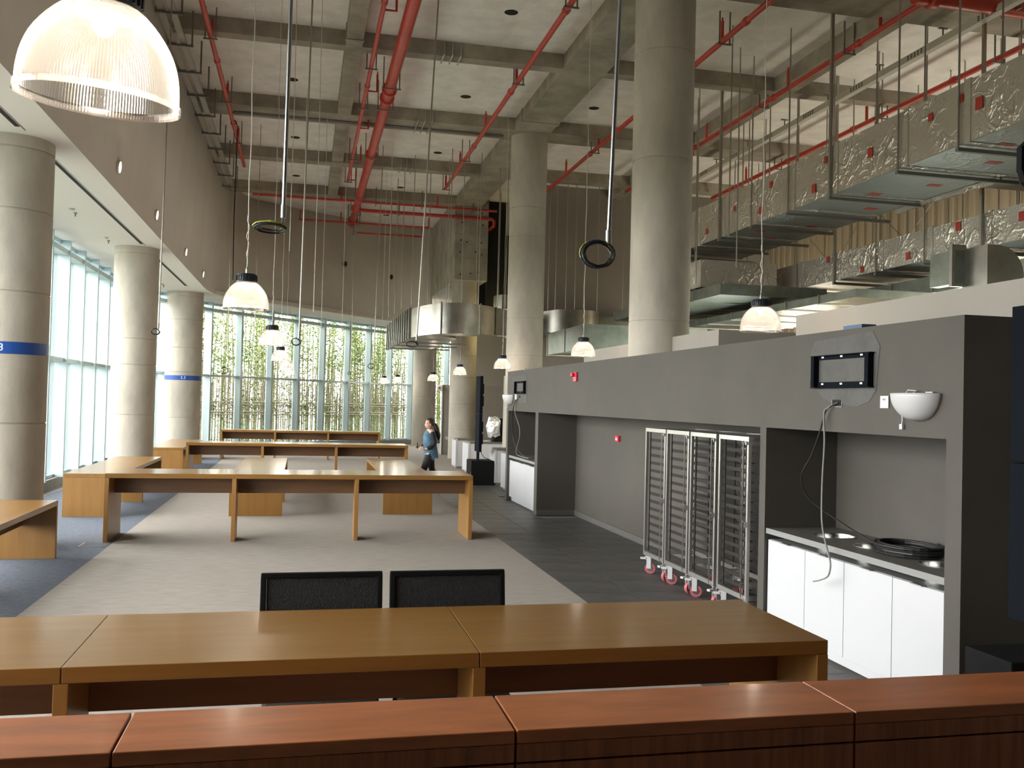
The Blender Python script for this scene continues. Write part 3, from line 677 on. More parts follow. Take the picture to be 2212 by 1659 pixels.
# ================================================================== WALL SPOTS ON THE FASCIA
def spot(label,p,n,lit,group):
    n=Vector(n).normalized(); t=thing('wall_spot',label,'wall light',p,group,world=False)
    t.rotation_mode='QUATERNION'; t.rotation_quaternion=n.to_track_quat('Z','Y')
    MB().lathe([(.09,-.02),(.105,0),(.105,.03),(.085,.035),(.08,.02)],20).build('trim_ring','soffit_paint' if lit else 'bracket',t,smooth=True)
    MB().lathe([(.085,.022),(.05,.03),(.0001,.032)],20).build('lens','spot_glow' if lit else 'void_black',t,smooth=True)
LEAN=.4/3.74
def fx(z): return -2.90+LEAN*(z-SOF)
for i,(y,z,w) in enumerate(((8.6,5.39,'hidden partly by the big lamp shade'),(15.0,5.38,'nearest on the left wall'),(18.7,5.36,'second on the left wall'),(23.2,5.34,'third on the left wall'),(27.1,5.32,'last before the curved corner'))):
    spot('glowing recessed spot '+w,(fx(z)+.01,y,z),(1,0,-.107),True,'glowing spots in the left wall')
spot('glowing spot on the far curved wall above the left row of pendants',(-.62,32.85,5.60),(.72,-.66,-.1),True,'glowing spots in the left wall')
spot('glowing spot on the far curved wall beside the ribbed duct',(3.42,36.95,5.72),(.3,-.9,-.1),True,'glowing spots in the left wall')
for (x,y,z,w) in ((-.55,33.6,7.0,'left'),(1.35,35.05,6.95,'middle'),(3.2,36.55,6.75,'right')): spot('unlit dark socket on the far curved wall, the %s one'%w,(x,y-.15,z),(.7,-.7,-.1),False,'unlit sockets in the far wall')

# ================================================================== TABLES
def make_table(name,label,L,D,H,nseg,group,ends=(True,True)):
    """origin at front-left floor corner, length along +x"""
    t=thing(name,label,'table',(0,0,0),group,world=False); T=.062; seg=L/nseg
    for k in range(nseg):
        MB().box(k*seg+.0015,(k+1)*seg-.0015,0,D,H-T,H).build('tabletop','wood_oak',t,bevel=.003)
    for e,x in zip(ends,(0,L-.055)):
        if e: MB().box(x,x+.055,0,D,0,H-T-.001).build('end_panel','wood_oak_end',t,bevel=.003)
    for k in range(1,nseg): MB().box(k*seg-.0275,k*seg+.0275,.0,.38,0,H-T-.001).build('leg','wood_oak_end',t,bevel=.003)
    for k in range(nseg):
        a=.057 if k==0 else k*seg+.029; b=L-.057 if k==nseg-1 else (k+1)*seg-.029
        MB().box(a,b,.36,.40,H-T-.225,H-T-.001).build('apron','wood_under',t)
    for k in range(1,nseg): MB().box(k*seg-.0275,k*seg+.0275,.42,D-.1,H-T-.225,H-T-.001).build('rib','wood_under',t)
    return t
hi=make_table('bar_table','long three-part oak table in the foreground with two black chairs behind it',4.86,.88,.90,3,'long high oak tables')
hi.location=(-2.49,3.825,0)
for (x,y,l) in ((-2.49,12.90,'long high oak table in the middle of the carpet, whole front visible'),(-2.48,21.35,'long high oak table behind the middle one, left of the woman'),(-2.45,29.6,'farthest long high oak table just before the far windows')):
    c=copy_tree(hi); c.location=(x,y,0); tag(c,l,'table','long high oak tables')
lo=make_table('low_table','low oak table on the blue carpet at the left edge of the photo',4.3,.84,.675,2,'low oak tables')
def put_low(o,x,y): o.rotation_euler=(0,0,PI/2); o.location=(x+.84,y,0)
put_low(lo,-3.61,7.47)
for (x,y,l) in ((-3.61,15.58,'low oak table on the blue carpet behind the left end of the middle high table'),(-1.13,15.62,'low oak table standing endwise on beige carpet behind the middle high table'),(1.36,15.80,'low oak table standing endwise beside the walking woman'),(-3.61,23.3,'low oak table in front of the corner column with blue band')):
    c=copy_tree(lo); put_low(c,x,y); tag(c,l,'table','low oak tables')
# reddish counter right in front of the camera
rc=thing('counter_screen','reddish brown wooden counter across the bottom of the photo','counter',(0,2.35,0))
xs=[-3.35,-2.37,-1.39,-.42,.562,1.545,2.53,3.5]
for a,b in zip(xs[:-1],xs[1:]):
    MB().box(a+.003,b-.003,2.352,2.642,1.065,1.10).build('top_board','wood_red',rc,bevel=.003)
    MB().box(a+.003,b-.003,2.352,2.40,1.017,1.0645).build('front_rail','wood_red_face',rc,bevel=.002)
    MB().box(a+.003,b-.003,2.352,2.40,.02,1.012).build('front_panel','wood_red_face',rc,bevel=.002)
    MB().box(a+.003,b-.003,2.60,2.638,.02,1.0645).build('back_panel','wood_red_face',rc)
MB().box(xs[0],xs[-1],2.38,2.62,0,.02).build('plinth','black_matte',rc)
# chairs
def make_chair(name,label):
    t=thing(name,label,'chair',(0,0,0),'black chairs behind the foreground table',world=False); W=.625
    # seat faces -y (towards the table); back at +y
    MB().box(-W/2+.03,W/2-.03,-.42,.02,.40,.47).build('seat','black_mesh',t,bevel=.02)
    fr=MB(); fr.bar((-W/2+.014,.035,.42),(-W/2+.014,.12,1.02),.028,.03); fr.bar((W/2-.014,.035,.42),(W/2-.014,.12,1.02),.028,.03)
    fr.bar((-W/2,.12,1.02),(W/2,.12,1.02),.03,.028); fr.bar((-W/2,.037,.435),(W/2,.037,.435),.03,.028); fr.build('back_frame','black_matte',t,bevel=.005)
    MB().add([(-W/2+.03,.032,.45),(W/2-.03,.032,.45),(W/2-.03,.112,1.005),(-W/2+.03,.112,1.005),(-W/2+.03,.045,.45),(W/2-.03,.045,.45),(W/2-.03,.125,1.005),(-W/2+.03,.125,1.005)],[(0,1,2,3),(5,4,7,6),(0,4,5,1),(1,5,6,2),(2,6,7,3),(3,7,4,0)]).build('backrest','black_mesh',t)
    for sx in (-1,1):
        for y in (-.40,.04): MB().bar((sx*(W/2-.04),y,.40),(sx*(W/2-.02),y*1.05,0),.03).build('leg','black_matte',t)
        MB().bar((sx*(W/2-.03),-.40,.25),(sx*(W/2-.03),.04,.25),.02).build('stretcher','black_matte',t)
    return t
ch=make_chair('mesh_chair','black mesh-backed chair behind the foreground table, the left of two'); ch.location=(.125,4.86,0); ch.rotation_euler=(0,0,.01)
c=copy_tree(ch); c.location=(.79,4.86,.0); tag(c,'black mesh-backed chair behind the foreground table, the right of two','chair','black chairs behind the foreground table')
for k in c.children: pass

# ================================================================== TRAY RACKS
def make_rack(label):
    """origin on the floor; width along y (0..W), front at x=0, depth +x"""
    t=thing('tray_rack',label,'rack',(0,0,0),'steel tray racks',world=False); W,Dp,z0,z1=.61,.64,.215,1.693; s=.03
    for x in (0,Dp-s):
        for y in (0,W-s): MB().box(x,x+s,y,y+s,z0,z1).build('post','rack_steel',t)
    for (z,h,nm) in ((z1-.042,.042,'top_frame'),(z0,.045,'base_frame')):
        m=MB()
        for x in (0,Dp-s): m.box(x+.001,x+s-.001,s,W-s,z,z+h-.001)
        for y in (0,W-s): m.box(s,Dp-s,y+.001,y+s-.001,z,z+h-.001)
        m.build(nm,'rack_steel',t)
    rs=None
    for k in range(15):
        z=.30+.0885*k
        for x in (s+.012,Dp-s-.045):
            if rs is None: rs=MB().box(0,.033,0,W-2*s-.002,0,.004).box(0,.004,0,W-2*s-.002,.004,.034).build('tray_rail','rail_dark',t); o=rs
            else: o=linked(rs,'tray_rail',t,(0,0,0))
            o.location=(x,s+.001,z)
    for y in (s+.03,W-s-.045):
        for x in (s+.012,Dp-s-.045): MB().box(x-.008,x,y,y+.02,z0+.05,z1-.045).build('rail_upright','rail_dark',t)
    m=MB().tube([(-.012,.075,z1-.05),(-.014,.075,z0+.03),(-.012,.05,z0+.005),(-.012,.03,z0+.01)],.006,6); m.build('retaining_rod','stainless',t)
    m=MB().tube([(-.012,.075,z1-.055),(-.012,.02,z1-.05)],.006,6).box(-.02,-.001,.01,.022,z1-.075,z1-.045); m.build('rod_hinge','rack_steel',t)
    MB().tube([(-.012,.09,.93),(-.012,.02,.91)],.007,6).box(-.02,-.001,.012,.022,.875,.925).build('latch','stainless',t)
    cs=None
    for (x,y,a) in ((.05,.05,.3),(.05,W-.05,-.5),(Dp-.05,.06,1.2),(Dp-.05,W-.06,.7)):
        if cs is None:
            cs=bpy.data.objects.new('caster',None); COL.objects.link(cs); cs.parent=t
            MB().box(-.035,.035,-.03,.03,.205,.214).build('mount','stainless',cs)
            MB().bar((-.025,0,.206),(.03,0,.075),.045,.004,(0,1,0)).box(-.02,.03,-.03,-.026,.06,.20).box(-.02,.03,.026,.03,.06,.20).build('fork','white_plastic',cs)
            MB().tube([(.02,-.019,.062),(.02,.019,.062)],.062,20).build('wheel','wheel_red',cs,smooth=True)
            MB().tube([(.02,-.024,.062),(.02,.024,.062)],.034,16).build('hub','stainless',cs,smooth=True)
            MB().box(-.095,-.03,-.02,.02,.165,.185).build('brake','white_plastic',cs); o=cs
        else: o=copy_tree(cs,t)
        o.location=(x,y,0); o.rotation_euler=(0,0,a)
    return t
rk=make_rack('steel tray rack on red casters, leftmost of four and farthest'); rk.location=(3.925,9.645,0)
for y,l in ((9.005,'steel tray rack on red casters, second of four from the left'),(8.355,'steel tray rack on red casters, third of four from the left'),(7.68,'steel tray rack on red casters, rightmost of four beside the cabinet niche')):
    c=copy_tree(rk); c.location=(3.925,y,0); tag(c,l,'rack','steel tray racks')
# ================================================================== NICHE CABINETS
def cabinet(label,ys,z_top,xf,handles=True):
    t=thing('base_cabinet',label,'cabinet',(xf+.02,ys[-1],0))
    MB().box(xf+.02,4.69,ys[-1]+.003,ys[0]-.003,.08,z_top-.05).build('carcass','counter_edge',t)
    MB().box(xf+.05,4.69,ys[-1]+.003,ys[0]-.003,0,.08).build('plinth','white_gloss',t)
    for a,b in zip(ys[:-1],ys[1:]):
        d=MB().box(xf,xf+.019,b+.003,a-.003,.085,z_top-.054).build('door','white_gloss',t,bevel=.0015)
        if handles: MB().box(xf-.022,xf+.012,(a+b)/2-.06,(a+b)/2+.06,z_top-.053,z_top-.046).build('handle','steel',d,off=(0,0,0) if False else t.location)
    return t
ysn=[7.485,6.87,6.31,5.72,5.165]
cabinet('white four-door base cabinet in the right niche',ysn,.855,4.03)
def worktop(name,label,y0,y1,z,xf,bins):
    t=thing(name,label,'worktop',(xf,y0,z-.05))
    # top with round cut-outs: strips and ring fillers
    if not bins: MB().box(xf-.005,4.695,y0,y1,z-.045,z).build('slab','counter_grey',t)
    else:
        R=.155; cx=4.37; m=MB(); last=y0
        for yb in sorted(bins):
            m.box(xf,4.695,last,yb-.20,z-.045,z); last=yb+.20
            sq=[(xf,yb-.20),(4.695,yb-.20),(4.695,yb+.20),(xf,yb+.20)]
            n=32; ring=[(cx+R*math.cos(2*PI*k/n),yb+R*math.sin(2*PI*k/n)) for k in range(n)]
            def proj_sq(a):
                c,s=math.cos(a),math.sin(a); x0,x1=xf-cx,4.695-cx; tt=min([q for q in ((x1/c if c>1e-6 else 9),(x0/c if c<-1e-6 else 9),(.20/s if s>1e-6 else 9),(-.20/s if s<-1e-6 else 9)) if q>0]); return (cx+c*tt,yb+s*tt)
            outr=[proj_sq(2*PI*k/n) for k in range(n)]
            for zz,flip in ((z,False),):
                base=len(m.v); m.v += [(x,y,zz) for x,y in ring]+[(x,y,zz) for x,y in outr]
                for k in range(n): j=(k+1)%n; m.f.append((base+k,base+n+k,base+n+j,base+j))
            for (px,py) in ((xf,yb-.20),): m.add([(xf,yb-.20,z-.045),(xf,yb+.20,z-.045),(xf,yb+.20,z),(xf,yb-.20,z)],[(0,3,2,1)])
            # corner triangles
            for (qx,qy,a0) in ((4.695,yb+.20,0),(xf,yb+.20,0),(xf,yb-.20,0),(4.695,yb-.20,0)):
                ang=math.atan2(qy-yb,qx-cx)%(2*PI); k=int(ang/(2*PI)*n); j=(k+1)%n
                m.add([(*outr[k],z),(qx,qy,z),(*outr[j],z)],[(0,1,2)])
        m.box(xf,4.695,last,y1,z-.045,z); m.build('slab','counter_grey',t)
        for yb in bins:
            b=MB().lathe([(R+.012,z+.001),(R+.012,z+.004),(R-.002,z+.004),(R-.004,z-.004),(R-.004,z-.16),(.0001,z-.16)],32,(cx,yb,0)).build('waste_ring','stainless',t,smooth=True)
    MB().box(xf-.006,xf,y0,y1,z-.046,z+.0005).build('front_edge','counter_edge',t)
    return t
worktop('worktop','grey worktop with three round steel-lined holes on the white cabinet',5.152,7.498,.90,4.02,(6.98,6.42,5.62))
cabinet('white three-door base cabinet in the far niche of the grey wall',[18.07,17.4,16.7,15.87],.855,4.05)
worktop('worktop','plain grey worktop in the far niche of the grey wall',15.855,18.075,.90,4.04,())
def flat_coil(label,c,r,turns,rw,matn,name='cable_coil'):
    t=thing(name,label,'cable',c)
    pts=[]
    for k in range(int(turns*28)):
        a=2*PI*k/28; rr=r*(1+.07*math.sin(k*.13)+random.uniform(-.015,.015)); pts.append((c[0]+rr*.72*math.cos(a),c[1]+rr*math.sin(a),c[2]+rw+.004*turns*(k/(turns*28))*2))
    MB().tube(pts,rw,6).build('cable',matn,t); return t
fc=flat_coil('large flat coil of black cable lying on the worktop over the right hole',(4.37,6.02,.905),.27,9,.009,'cable_black')
MB().tube([(4.45,5.80,.925),(4.46,5.78,.965),(4.47,5.73,.985),(4.47,5.68,.97),(4.46,5.66,.93)],.006,6).build('blue_tail','cable_blue',fc)
flat_coil('small tangle of grey cable on the far niche worktop',(4.33,16.3,.905),.20,5,.016,'cable_grey')
# ================================================================== WALL FIXTURES
def tv_bracket(label,y0,y1,z0,z1):
    t=thing('wall_bracket',label,'bracket',(XW,(y0+y1)/2,z0))
    for z in (z0,z1): 
        r=MB().box(XW-.045,XW-.004,y0-.015,y1+.015,z-.012,z-.006).box(XW-.012,XW-.004,y0,y1,(z-.04 if z==z1 else z-.006),(z-.006 if z==z1 else z+.035)).build('rail','black_gloss',t)
    for y in (y0,y1-.045): MB().box(XW-.05,XW-.006,y,y+.045,z0-.004,z1-.012).build('upright','black_gloss',t)
    for k in range(3):
        for z in (z1-.026,z0+.014): MB().box(XW-.0155,XW-.012,y0+.12+(y1-y0-.25)/2*k,y0+.15+(y1-y0-.25)/2*k,z,z+.012).build('screw','stainless',t)
    return t
tv_bracket('black steel screen bracket on the grey wall above the right niche',5.93,6.70,2.135,2.385)
tv_bracket('black steel screen bracket at the far end of the grey wall',16.62,17.42,2.13,2.36)
def fly_trap(label,y0,y1,z0,z1,x=XW):
    """white half-bowl wall fitting"""
    t=thing('insect_trap',label,'wall fitting',(x,(y0+y1)/2,z0)); c=(y0+y1)/2; w=(y1-y0)/2; h=z1-z0; m=MB(); n=20; k=9
    base=0
    for i in range(k+1):
        f=i/k; rr=math.sqrt(max(0,1-(1-f)**2))   # radius grows from the bottom
        for j in range(n+1):
            a=PI*j/n; m.v.append((x-.155*rr*math.sin(a), c-w*rr*math.cos(a), z0+h*f))
    for i in range(k):
        for j in range(n): q=i*(n+1)+j; m.f.append((q,q+1,q+n+2,q+n+1))
    m.build('bowl','white_plastic',t,smooth=True,solid=.006)
    MB().box(x-.012,x-.001,c-w*.8,c+w*.8,z1-.09,z1-.002).build('back_plate','white_plastic',t)
    MB().box(x-.03,x-.005,y0+.05,y0+.12,z1+.004,z1+.01).build('clip','white_plastic',t)
    m=MB().tube([(x-.04,y1-.12,z1+.0),(x-.05,y1-.16,z1+.022),(x-.03,y1-.22,z1+.018),(x-.03,y1-.19,z1+.004)],.004,5)
    m.tube([(x-.02,y1-.03,z1-.06),(x-.03,y1+.015,z1-.05),(x-.02,y1+.0,z1-.085),(x-.015,y1-.04,z1-.11),(x-.015,y1-.06,z1-.17),(x-.012,y1-.05,z0-.03)],.0045,5)
    m.box(x-.022,x-.004,y1-.065,y1-.035,z0-.06,z0-.025); m.build('power_cord','white_plastic',t)
    return t
fly_trap('white half-bowl wall fitting with dangling cord beside the right screen bracket',5.20,5.635,1.893,2.077)
fly_trap('white half-bowl wall fitting at the far end of the grey wall',17.62,18.18,1.897,2.10)
bpy.data.objects['insect_trap.001'].location.x=XW; 
def outlet(label,y,z,w=.095,h=.088):
    t=thing('wall_outlet',label,'outlet',(XW,y,z)); MB().box(XW-.011,XW-.001,y-w/2,y+w/2,z-h/2,z+h/2).build('plate','white_plastic',t,bevel=.003)
    MB().box(XW-.0125,XW-.011,y-.012,y-.006,z+.012,z+.024).box(XW-.0125,XW-.011,y+.006,y+.012,z+.012,z+.024).build('socket','black_matte',t)
outlet('white wall outlet between the right screen bracket and the white half-bowl',5.79,2.018); outlet('white wall outlet at the far end of the grey wall',17.42,2.06,.14,.10)
def jbox(label,y,z,w,h,cabs):
    t=thing('junction_box',label,'junction box',(XW,y,z)); MB().box(XW-.004,XW-.001,y-w/2,y+w/2,z-h/2,z+h/2).build('recess','void_black',t)
    fr=MB(); fr.box(XW-.007,XW-.001,y-w/2-.006,y-w/2,z-h/2,z+h/2).box(XW-.007,XW-.001,y+w/2,y+w/2+.006,z-h/2,z+h/2).box(XW-.007,XW-.001,y-w/2,y+w/2,z-h/2-.006,z-h/2).build('rim','counter_edge',t)
    for pts,mt,r in cabs: 
        # smooth the polyline
        P=[Vector(p) for p in pts]; out=[]
        for i in range(len(P)-1):
            p0=P[max(i-1,0)];p1=P[i];p2=P[i+1];p3=P[min(i+2,len(P)-1)]
            for k in range(8):
                s=k/8; out.append(.5*((2*p1)+(p2-p0)*s+(2*p0-5*p1+4*p2-p3)*s*s+(3*p1-p0-3*p2+p3)*s**3))
        out.append(P[-1]); MB().tube(out,r,6).build('cable',mt,t)
    return t
jbox('open junction box with black and pale cables hanging below the right screen bracket',6.39,2.008,.13,.05,[
    ([(XW-.004,6.36,2.01),(XW-.03,6.45,1.975),(XW-.04,6.50,1.93),(XW-.03,6.58,1.78),(XW-.0,6.75,1.58),(XW+.02,6.93,1.40),(XW+.1,6.95,1.22),(XW+.25,6.75,1.06),(XW+.35,6.5,.95),(XW+.3,6.2,.93),(4.3,6.02,.925)],'cable_black',.007),
    ([(XW-.004,6.38,2.01),(XW-.035,6.46,1.97),(XW-.05,6.495,1.92),(XW-.05,6.48,1.7),(XW-.05,6.50,1.4),(XW-.06,6.48,1.1),(XW-.07,6.40,.92),(XW-.08,6.32,.80),(XW-.09,6.33,.70),(XW-.10,6.42,.65),(XW-.10,6.52,.62)],'cable_grey',.007)])
jbox('open junction box with cables below the far screen bracket',17.1,2.06,.16,.06,[
    ([(XW-.004,17.1,2.06),(XW-.03,17.3,1.98),(XW-.03,17.5,1.85),(XW+.05,17.9,1.5),(4.1,17.9,1.15),(4.15,17.4,.94),(4.2,16.8,.92)],'cable_black',.008),
    ([(XW-.004,17.1,2.05),(XW-.03,17.35,1.95),(XW-.03,17.35,1.75),(XW,17.1,1.5),(XW,17.05,1.3),(XW+.02,17.4,1.0),(4.1,17.35,.92),(4.15,16.9,.91)],'cable_grey',.007)])
t=thing('fire_alarm_strobe','red fire alarm sounder high on the grey wall left of the racks','alarm',(XW,13.47,2.36))
MB().box(XW-.03,XW-.001,13.32,13.48,2.29,2.43).build('base','alarm_red',t,bevel=.005); MB().box(XW-.075,XW-.03,13.40,13.475,2.36,2.42).build('horn','alarm_red',t,bevel=.01)
MB().lathe([(.05,0),(.05,.03),(.03,.055),(.0001,.06)],14,(0,0,0)).build('strobe','alarm_red',t,smooth=True).location=(-.03,-.03,-.035); t.children[-1].rotation_euler=(0,-PI/2,0)
t=thing('fire_call_point','small red manual call point with white centre on the niche wall','call point',(4.7,13.4,1.44))
MB().box(4.66,4.699,13.33,13.48,1.395,1.485).build('case','alarm_red',t,bevel=.004); MB().box(4.655,4.66,13.37,13.44,1.415,1.45).build('glass','white_plastic',t)
tag(MB().box(4.02,4.14,6.12,6.36,TOP,TOP+.03).build('small_box','device_blue'),'small flat blue box lying on top of the grey wall','box')
MB().ball((4.0,16.75,2.572),.022,10,6).build('white_knob','white_plastic',wall_right)

# ================================================================== DISPLAY TOTEMS, STAGE LIGHT
def totem(label,x,y,z0,z1,wx,wy,base):
    t=thing('display_totem',label,'display stand',(x,y,0))
    zm=(z0+z1)/2; 
    MB().box(x-wx*.35,x+wx*.35,y-wy/2,y+wy/2,z0,zm-.004).build('panel','black_gloss',t,bevel=.004)
    MB().box(x-wx*.35,x+wx*.35,y-wy/2,y+wy/2,zm+.004,z1).build('panel','black_gloss',t,bevel=.004)
    for z in (z0+.3,zm-.3,zm+.3,z1-.3): MB().box(x+wx*.35,x+wx*.75,y-wy*.35,y+wy*.35,z-.12,z+.12).build('power_pack','black_matte',t)
    MB().bar((x-wx*.4,y-wy/2-.004,zm+.003),(x+wx*.5,y-wy/2-.004,zm-.003),.008,.010).build('joint_clip','stainless',t)
    bx0,bx1,by0,by1,bz=base
    MB().tube([(x,y,bz),(x,y,z0+.05)],.035,12).build('pole','black_matte',t,smooth=True)
    MB().box(bx0,bx1,by0,by1,.0,bz).build('speaker_base','black_matte',t,bevel=.006)
    MB().box(bx0-.004,bx0,by0+.03,by0+.05,.22,.30).build('base_mark','counter_edge',t)
    MB().tube([(x+.05,y-.03,z0+.1),(x+.08,y-.03,z0-.05),(x+.15,y-.03,z0-.14),(x+.3,y-.02,bz+.01)],.008,6).build('power_cable','cable_black',t)
    return t
totem('tall thin black display column on a black box beyond the grey wall',4.045,21.5,.775,2.55,.10,.55,(3.85,4.38,21.25,21.9,.575))
totem('black display column cut off at the right edge of the photo',3.93,4.25,.81,2.56,.12,.45,(3.52,4.35,4.02,4.36,.70))
t=thing('stage_light','black stage light with a cluster of round lenses, cut off at the right edge','stage light',(3.62,4.1,3.25))
def yprism(m,prof,y0,y1): # prof in (x,z)
    n=len(prof); return m.add([(x,y0,z) for x,z in prof]+[(x,y1,z) for x,z in prof],[tuple(range(n)),tuple(reversed(range(n,2*n)))]+[(i,n+i,n+(i+1)%n,(i+1)%n) for i in range(n)])
oc=[(3.658+.155*math.cos(PI/8+PI/4*k),3.25+.155*math.sin(PI/8+PI/4*k)) for k in range(8)]
yprism(MB(),oc,3.995,4.03).build('front_housing','black_matte',t)
yprism(MB(),[(3.86+.08*math.cos(PI/4*k),3.25+.10*math.sin(PI/4*k)) for k in range(8)],4.03,4.3).build('housing','black_matte',t)
yprism(MB(),[(3.51,3.19),(3.52,3.16),(3.53,3.13),(3.58,3.10),(3.62,3.12),(3.56,3.2)],3.985,4.02).build('barn_door','black_matte',t)
for r_,c_ in [(r,c) for r in range(7) for c in range(6)]:
    x=3.53+.026*c_+(.013 if r_%2 else 0); z=3.20+.022*(r_-1)
    if (x-3.658)**2+(z-3.25)**2<.125**2: MB().lathe([(.0105,0),(.0095,.006),(.005,.009),(.0001,.01)],10).build('lens','white_plastic',t,smooth=True).location=(x-3.62,3.994-4.1,z-3.25); 
for ch_ in t.children:
    if ch_.name.startswith('lens'): ch_.rotation_euler=(PI/2,0,0)
MB().tube([(3.70,4.15,3.25),(5.3,4.15,3.25)],.02,8).build('mounting_arm','black_matte',t)
# ================================================================== FAR COUNTERS
def counter(label,x0,x1,y0,y1,z=.86):
    t=thing('far_counter',label,'counter',((x0+x1)/2,(y0+y1)/2,0))
    MB().box(x0,x0+.04,y0,y1,.06,z-.045).build('side_panel','white_gloss',t)
    MB().box(x0+.04,x1,y0+.01,y1-.01,.06,z-.045).build('body','white_plastic',t)
    MB().box(x0+.05,x1,y0+.06,y1-.06,0,.06).build('plinth','steel',t)
    MB().box(x0+.05,x1+.02,y0-.01,y1+.01,z-.045,z).build('top','counter_grey',t)
    return t
counter('white counter end with dark top, farthest left of the far counters',4.33,4.75,26.5,27.2)
counter('long white counter with dark top behind the black display column',4.36,6.0,24.6,25.5)
counter('short white counter with dark top right of the black box',4.40,4.78,21.25,21.85)
counter('short white counter with dark top touching the grey wall end',4.36,4.95,19.75,20.35)
t=thing('wrapped_machine','machine wrapped in crinkled clear plastic on the far counter','machine',(5.25,25.1,.86))
m=MB(); random.seed(3)
m.lathe([(.0001,.0),(.16,.0),(.19,.12),(.21,.28),(.20,.42),(.12,.52),(.0001,.54)],14,(5.13,25.0,1.0)); m.v=[(x+random.uniform(-.03,.03),y+random.uniform(-.03,.03),z+random.uniform(-.03,.03)) for x,y,z in m.v]
m.build('plastic_wrap','plastic_wrap',t); MB().box(5.12,5.6,24.95,25.3,.861,1.15).build('body','black_matte',t,bevel=.03); MB().box(5.30,5.36,24.9,24.96,1.15,1.42).box(5.28,5.38,24.88,24.98,1.42,1.5).build('tap','black_matte',t)
tag(MB().tube([(4.66,25.0,.861),(4.66,25.0,1.10)],.05,14).build('white_tube','white_plastic'),'small upright white tube on the far counter beside the black display column','tube')
tag(MB().box(4.76,5.05,25.0,25.3,.861,.89).build('glass_plate','plastic_wrap'),'flat shiny tray on the far counter','tray')
t=thing('wall_speaker','small square white box with dark round centre on the partition edge','speaker',(4.80,33.1,2.36))
MB().box(4.66,4.86,33.10,33.22,2.30,2.52).build('case','white_plastic',t,bevel=.008); MB().tube([(4.76,33.095,2.41),(4.76,33.10,2.41)],.05,16).build('cone','counter_grey',t)
tag(MB().box(5.05,5.17,33.285,33.299,.55,.66).build('wall_outlet','white_plastic'),'white outlet plate on the grey partition behind the woman','outlet')
fb=thing('floor_box','thin outlined floor outlet lid in the blue carpet','floor outlet',(-2.55,12.3,0))
x0,x1,y0,y1=-2.72,-2.40,12.55,12.95
for (a,b,c,d) in ((x0,x1,y0,y0+.02),(x0,x1,y1-.02,y1),(x0,x0+.02,y0,y1),(x1-.02,x1,y0,y1)): MB().box(a,b,c,d,0,.004).build('edge_strip','steel',fb)
MB().box(x0+.02,x1-.02,y0+.02,y1-.02,0,.002).build('lid','carpet_blue',fb)

# ================================================================== PERSON
def skinned(name,chain,radii,edges,material,parent,sub=2,root=0):
    me=bpy.data.meshes.new(name); me.from_pydata(chain,edges,[]); me.update(); me.materials.append(MATS[material])
    o=bpy.data.objects.new(name,me); COL.objects.link(o); o.parent=parent
    sk=o.modifiers.new('skin','SKIN'); sk.use_smooth_shade=True
    if not me.skin_vertices:
        pass
    for i,v in enumerate(me.skin_vertices[0].data):
        r=radii[i]; v.radius=(r,r) if not isinstance(r,tuple) else r; v.use_root=(i==root)
    if sub:
        s=o.modifiers.new('subsurf','SUBSURF'); s.levels=sub; s.render_levels=sub
    return o
def ring_loft(rings,n=20):
    """rings: (cx,cy,z,rx,ry)"""
    m=MB()
    for (cx,cyy,z,rx,ry) in rings:
        for k in range(n): a=2*PI*k/n; m.v.append((cx+rx*math.cos(a),cyy+ry*math.sin(a),z))
    for i in range(len(rings)-1):
        for k in range(n): j=(k+1)%n; m.f.append((i*n+k,i*n+j,(i+1)*n+j,(i+1)*n+k))
    m.f.append(tuple(reversed(range(n)))); m.f.append(tuple((len(rings)-1)*n+k for k in range(n)))
    return m
P=thing('person','woman with dark ponytail in denim vest and black trousers, walking left','person',(2.67,19.75,0),world=False)
# body: one continuous figure (faces -x; her left side, -y, is towards the camera)
V=[(0,0,.86),(0,0,1.0),(-.005,0,1.16),(-.005,0,1.30),(-.01,0,1.375),(-.03,0,1.43),(-.035,0,1.50),(-.03,0,1.56),
   (-.03,-.09,.82),(-.16,-.09,.47),(-.20,-.09,.10),(-.30,-.09,.04),
   (.02,.09,.82),(.08,.09,.47),(.27,.09,.13),(.22,.09,.04),
   (.0,-.17,1.315),(.05,-.215,1.06),(-.11,-.18,.945),(-.16,-.16,.95),
   (.0,.17,1.315),(.0,.215,1.06),(-.14,.15,.96),(-.19,.12,.97)]
Rr=[(.125,.11),(.11,.10),(.125,.11),(.12,.09),(.05,.05),(.062,.06),(.085,.075),(.06,.055),
   .085,.058,.038,.03,.085,.058,.038,.03,.05,.04,.03,.022,.05,.04,.03,.022]
E_=[(0,1),(1,2),(2,3),(3,4),(4,5),(5,6),(6,7),(0,8),(8,9),(9,10),(10,11),(0,12),(12,13),(13,14),(14,15),(3,16),(16,17),(17,18),(18,19),(3,20),(20,21),(21,22),(22,23)]
body=skinned('body',V,Rr,E_,'skin',P)
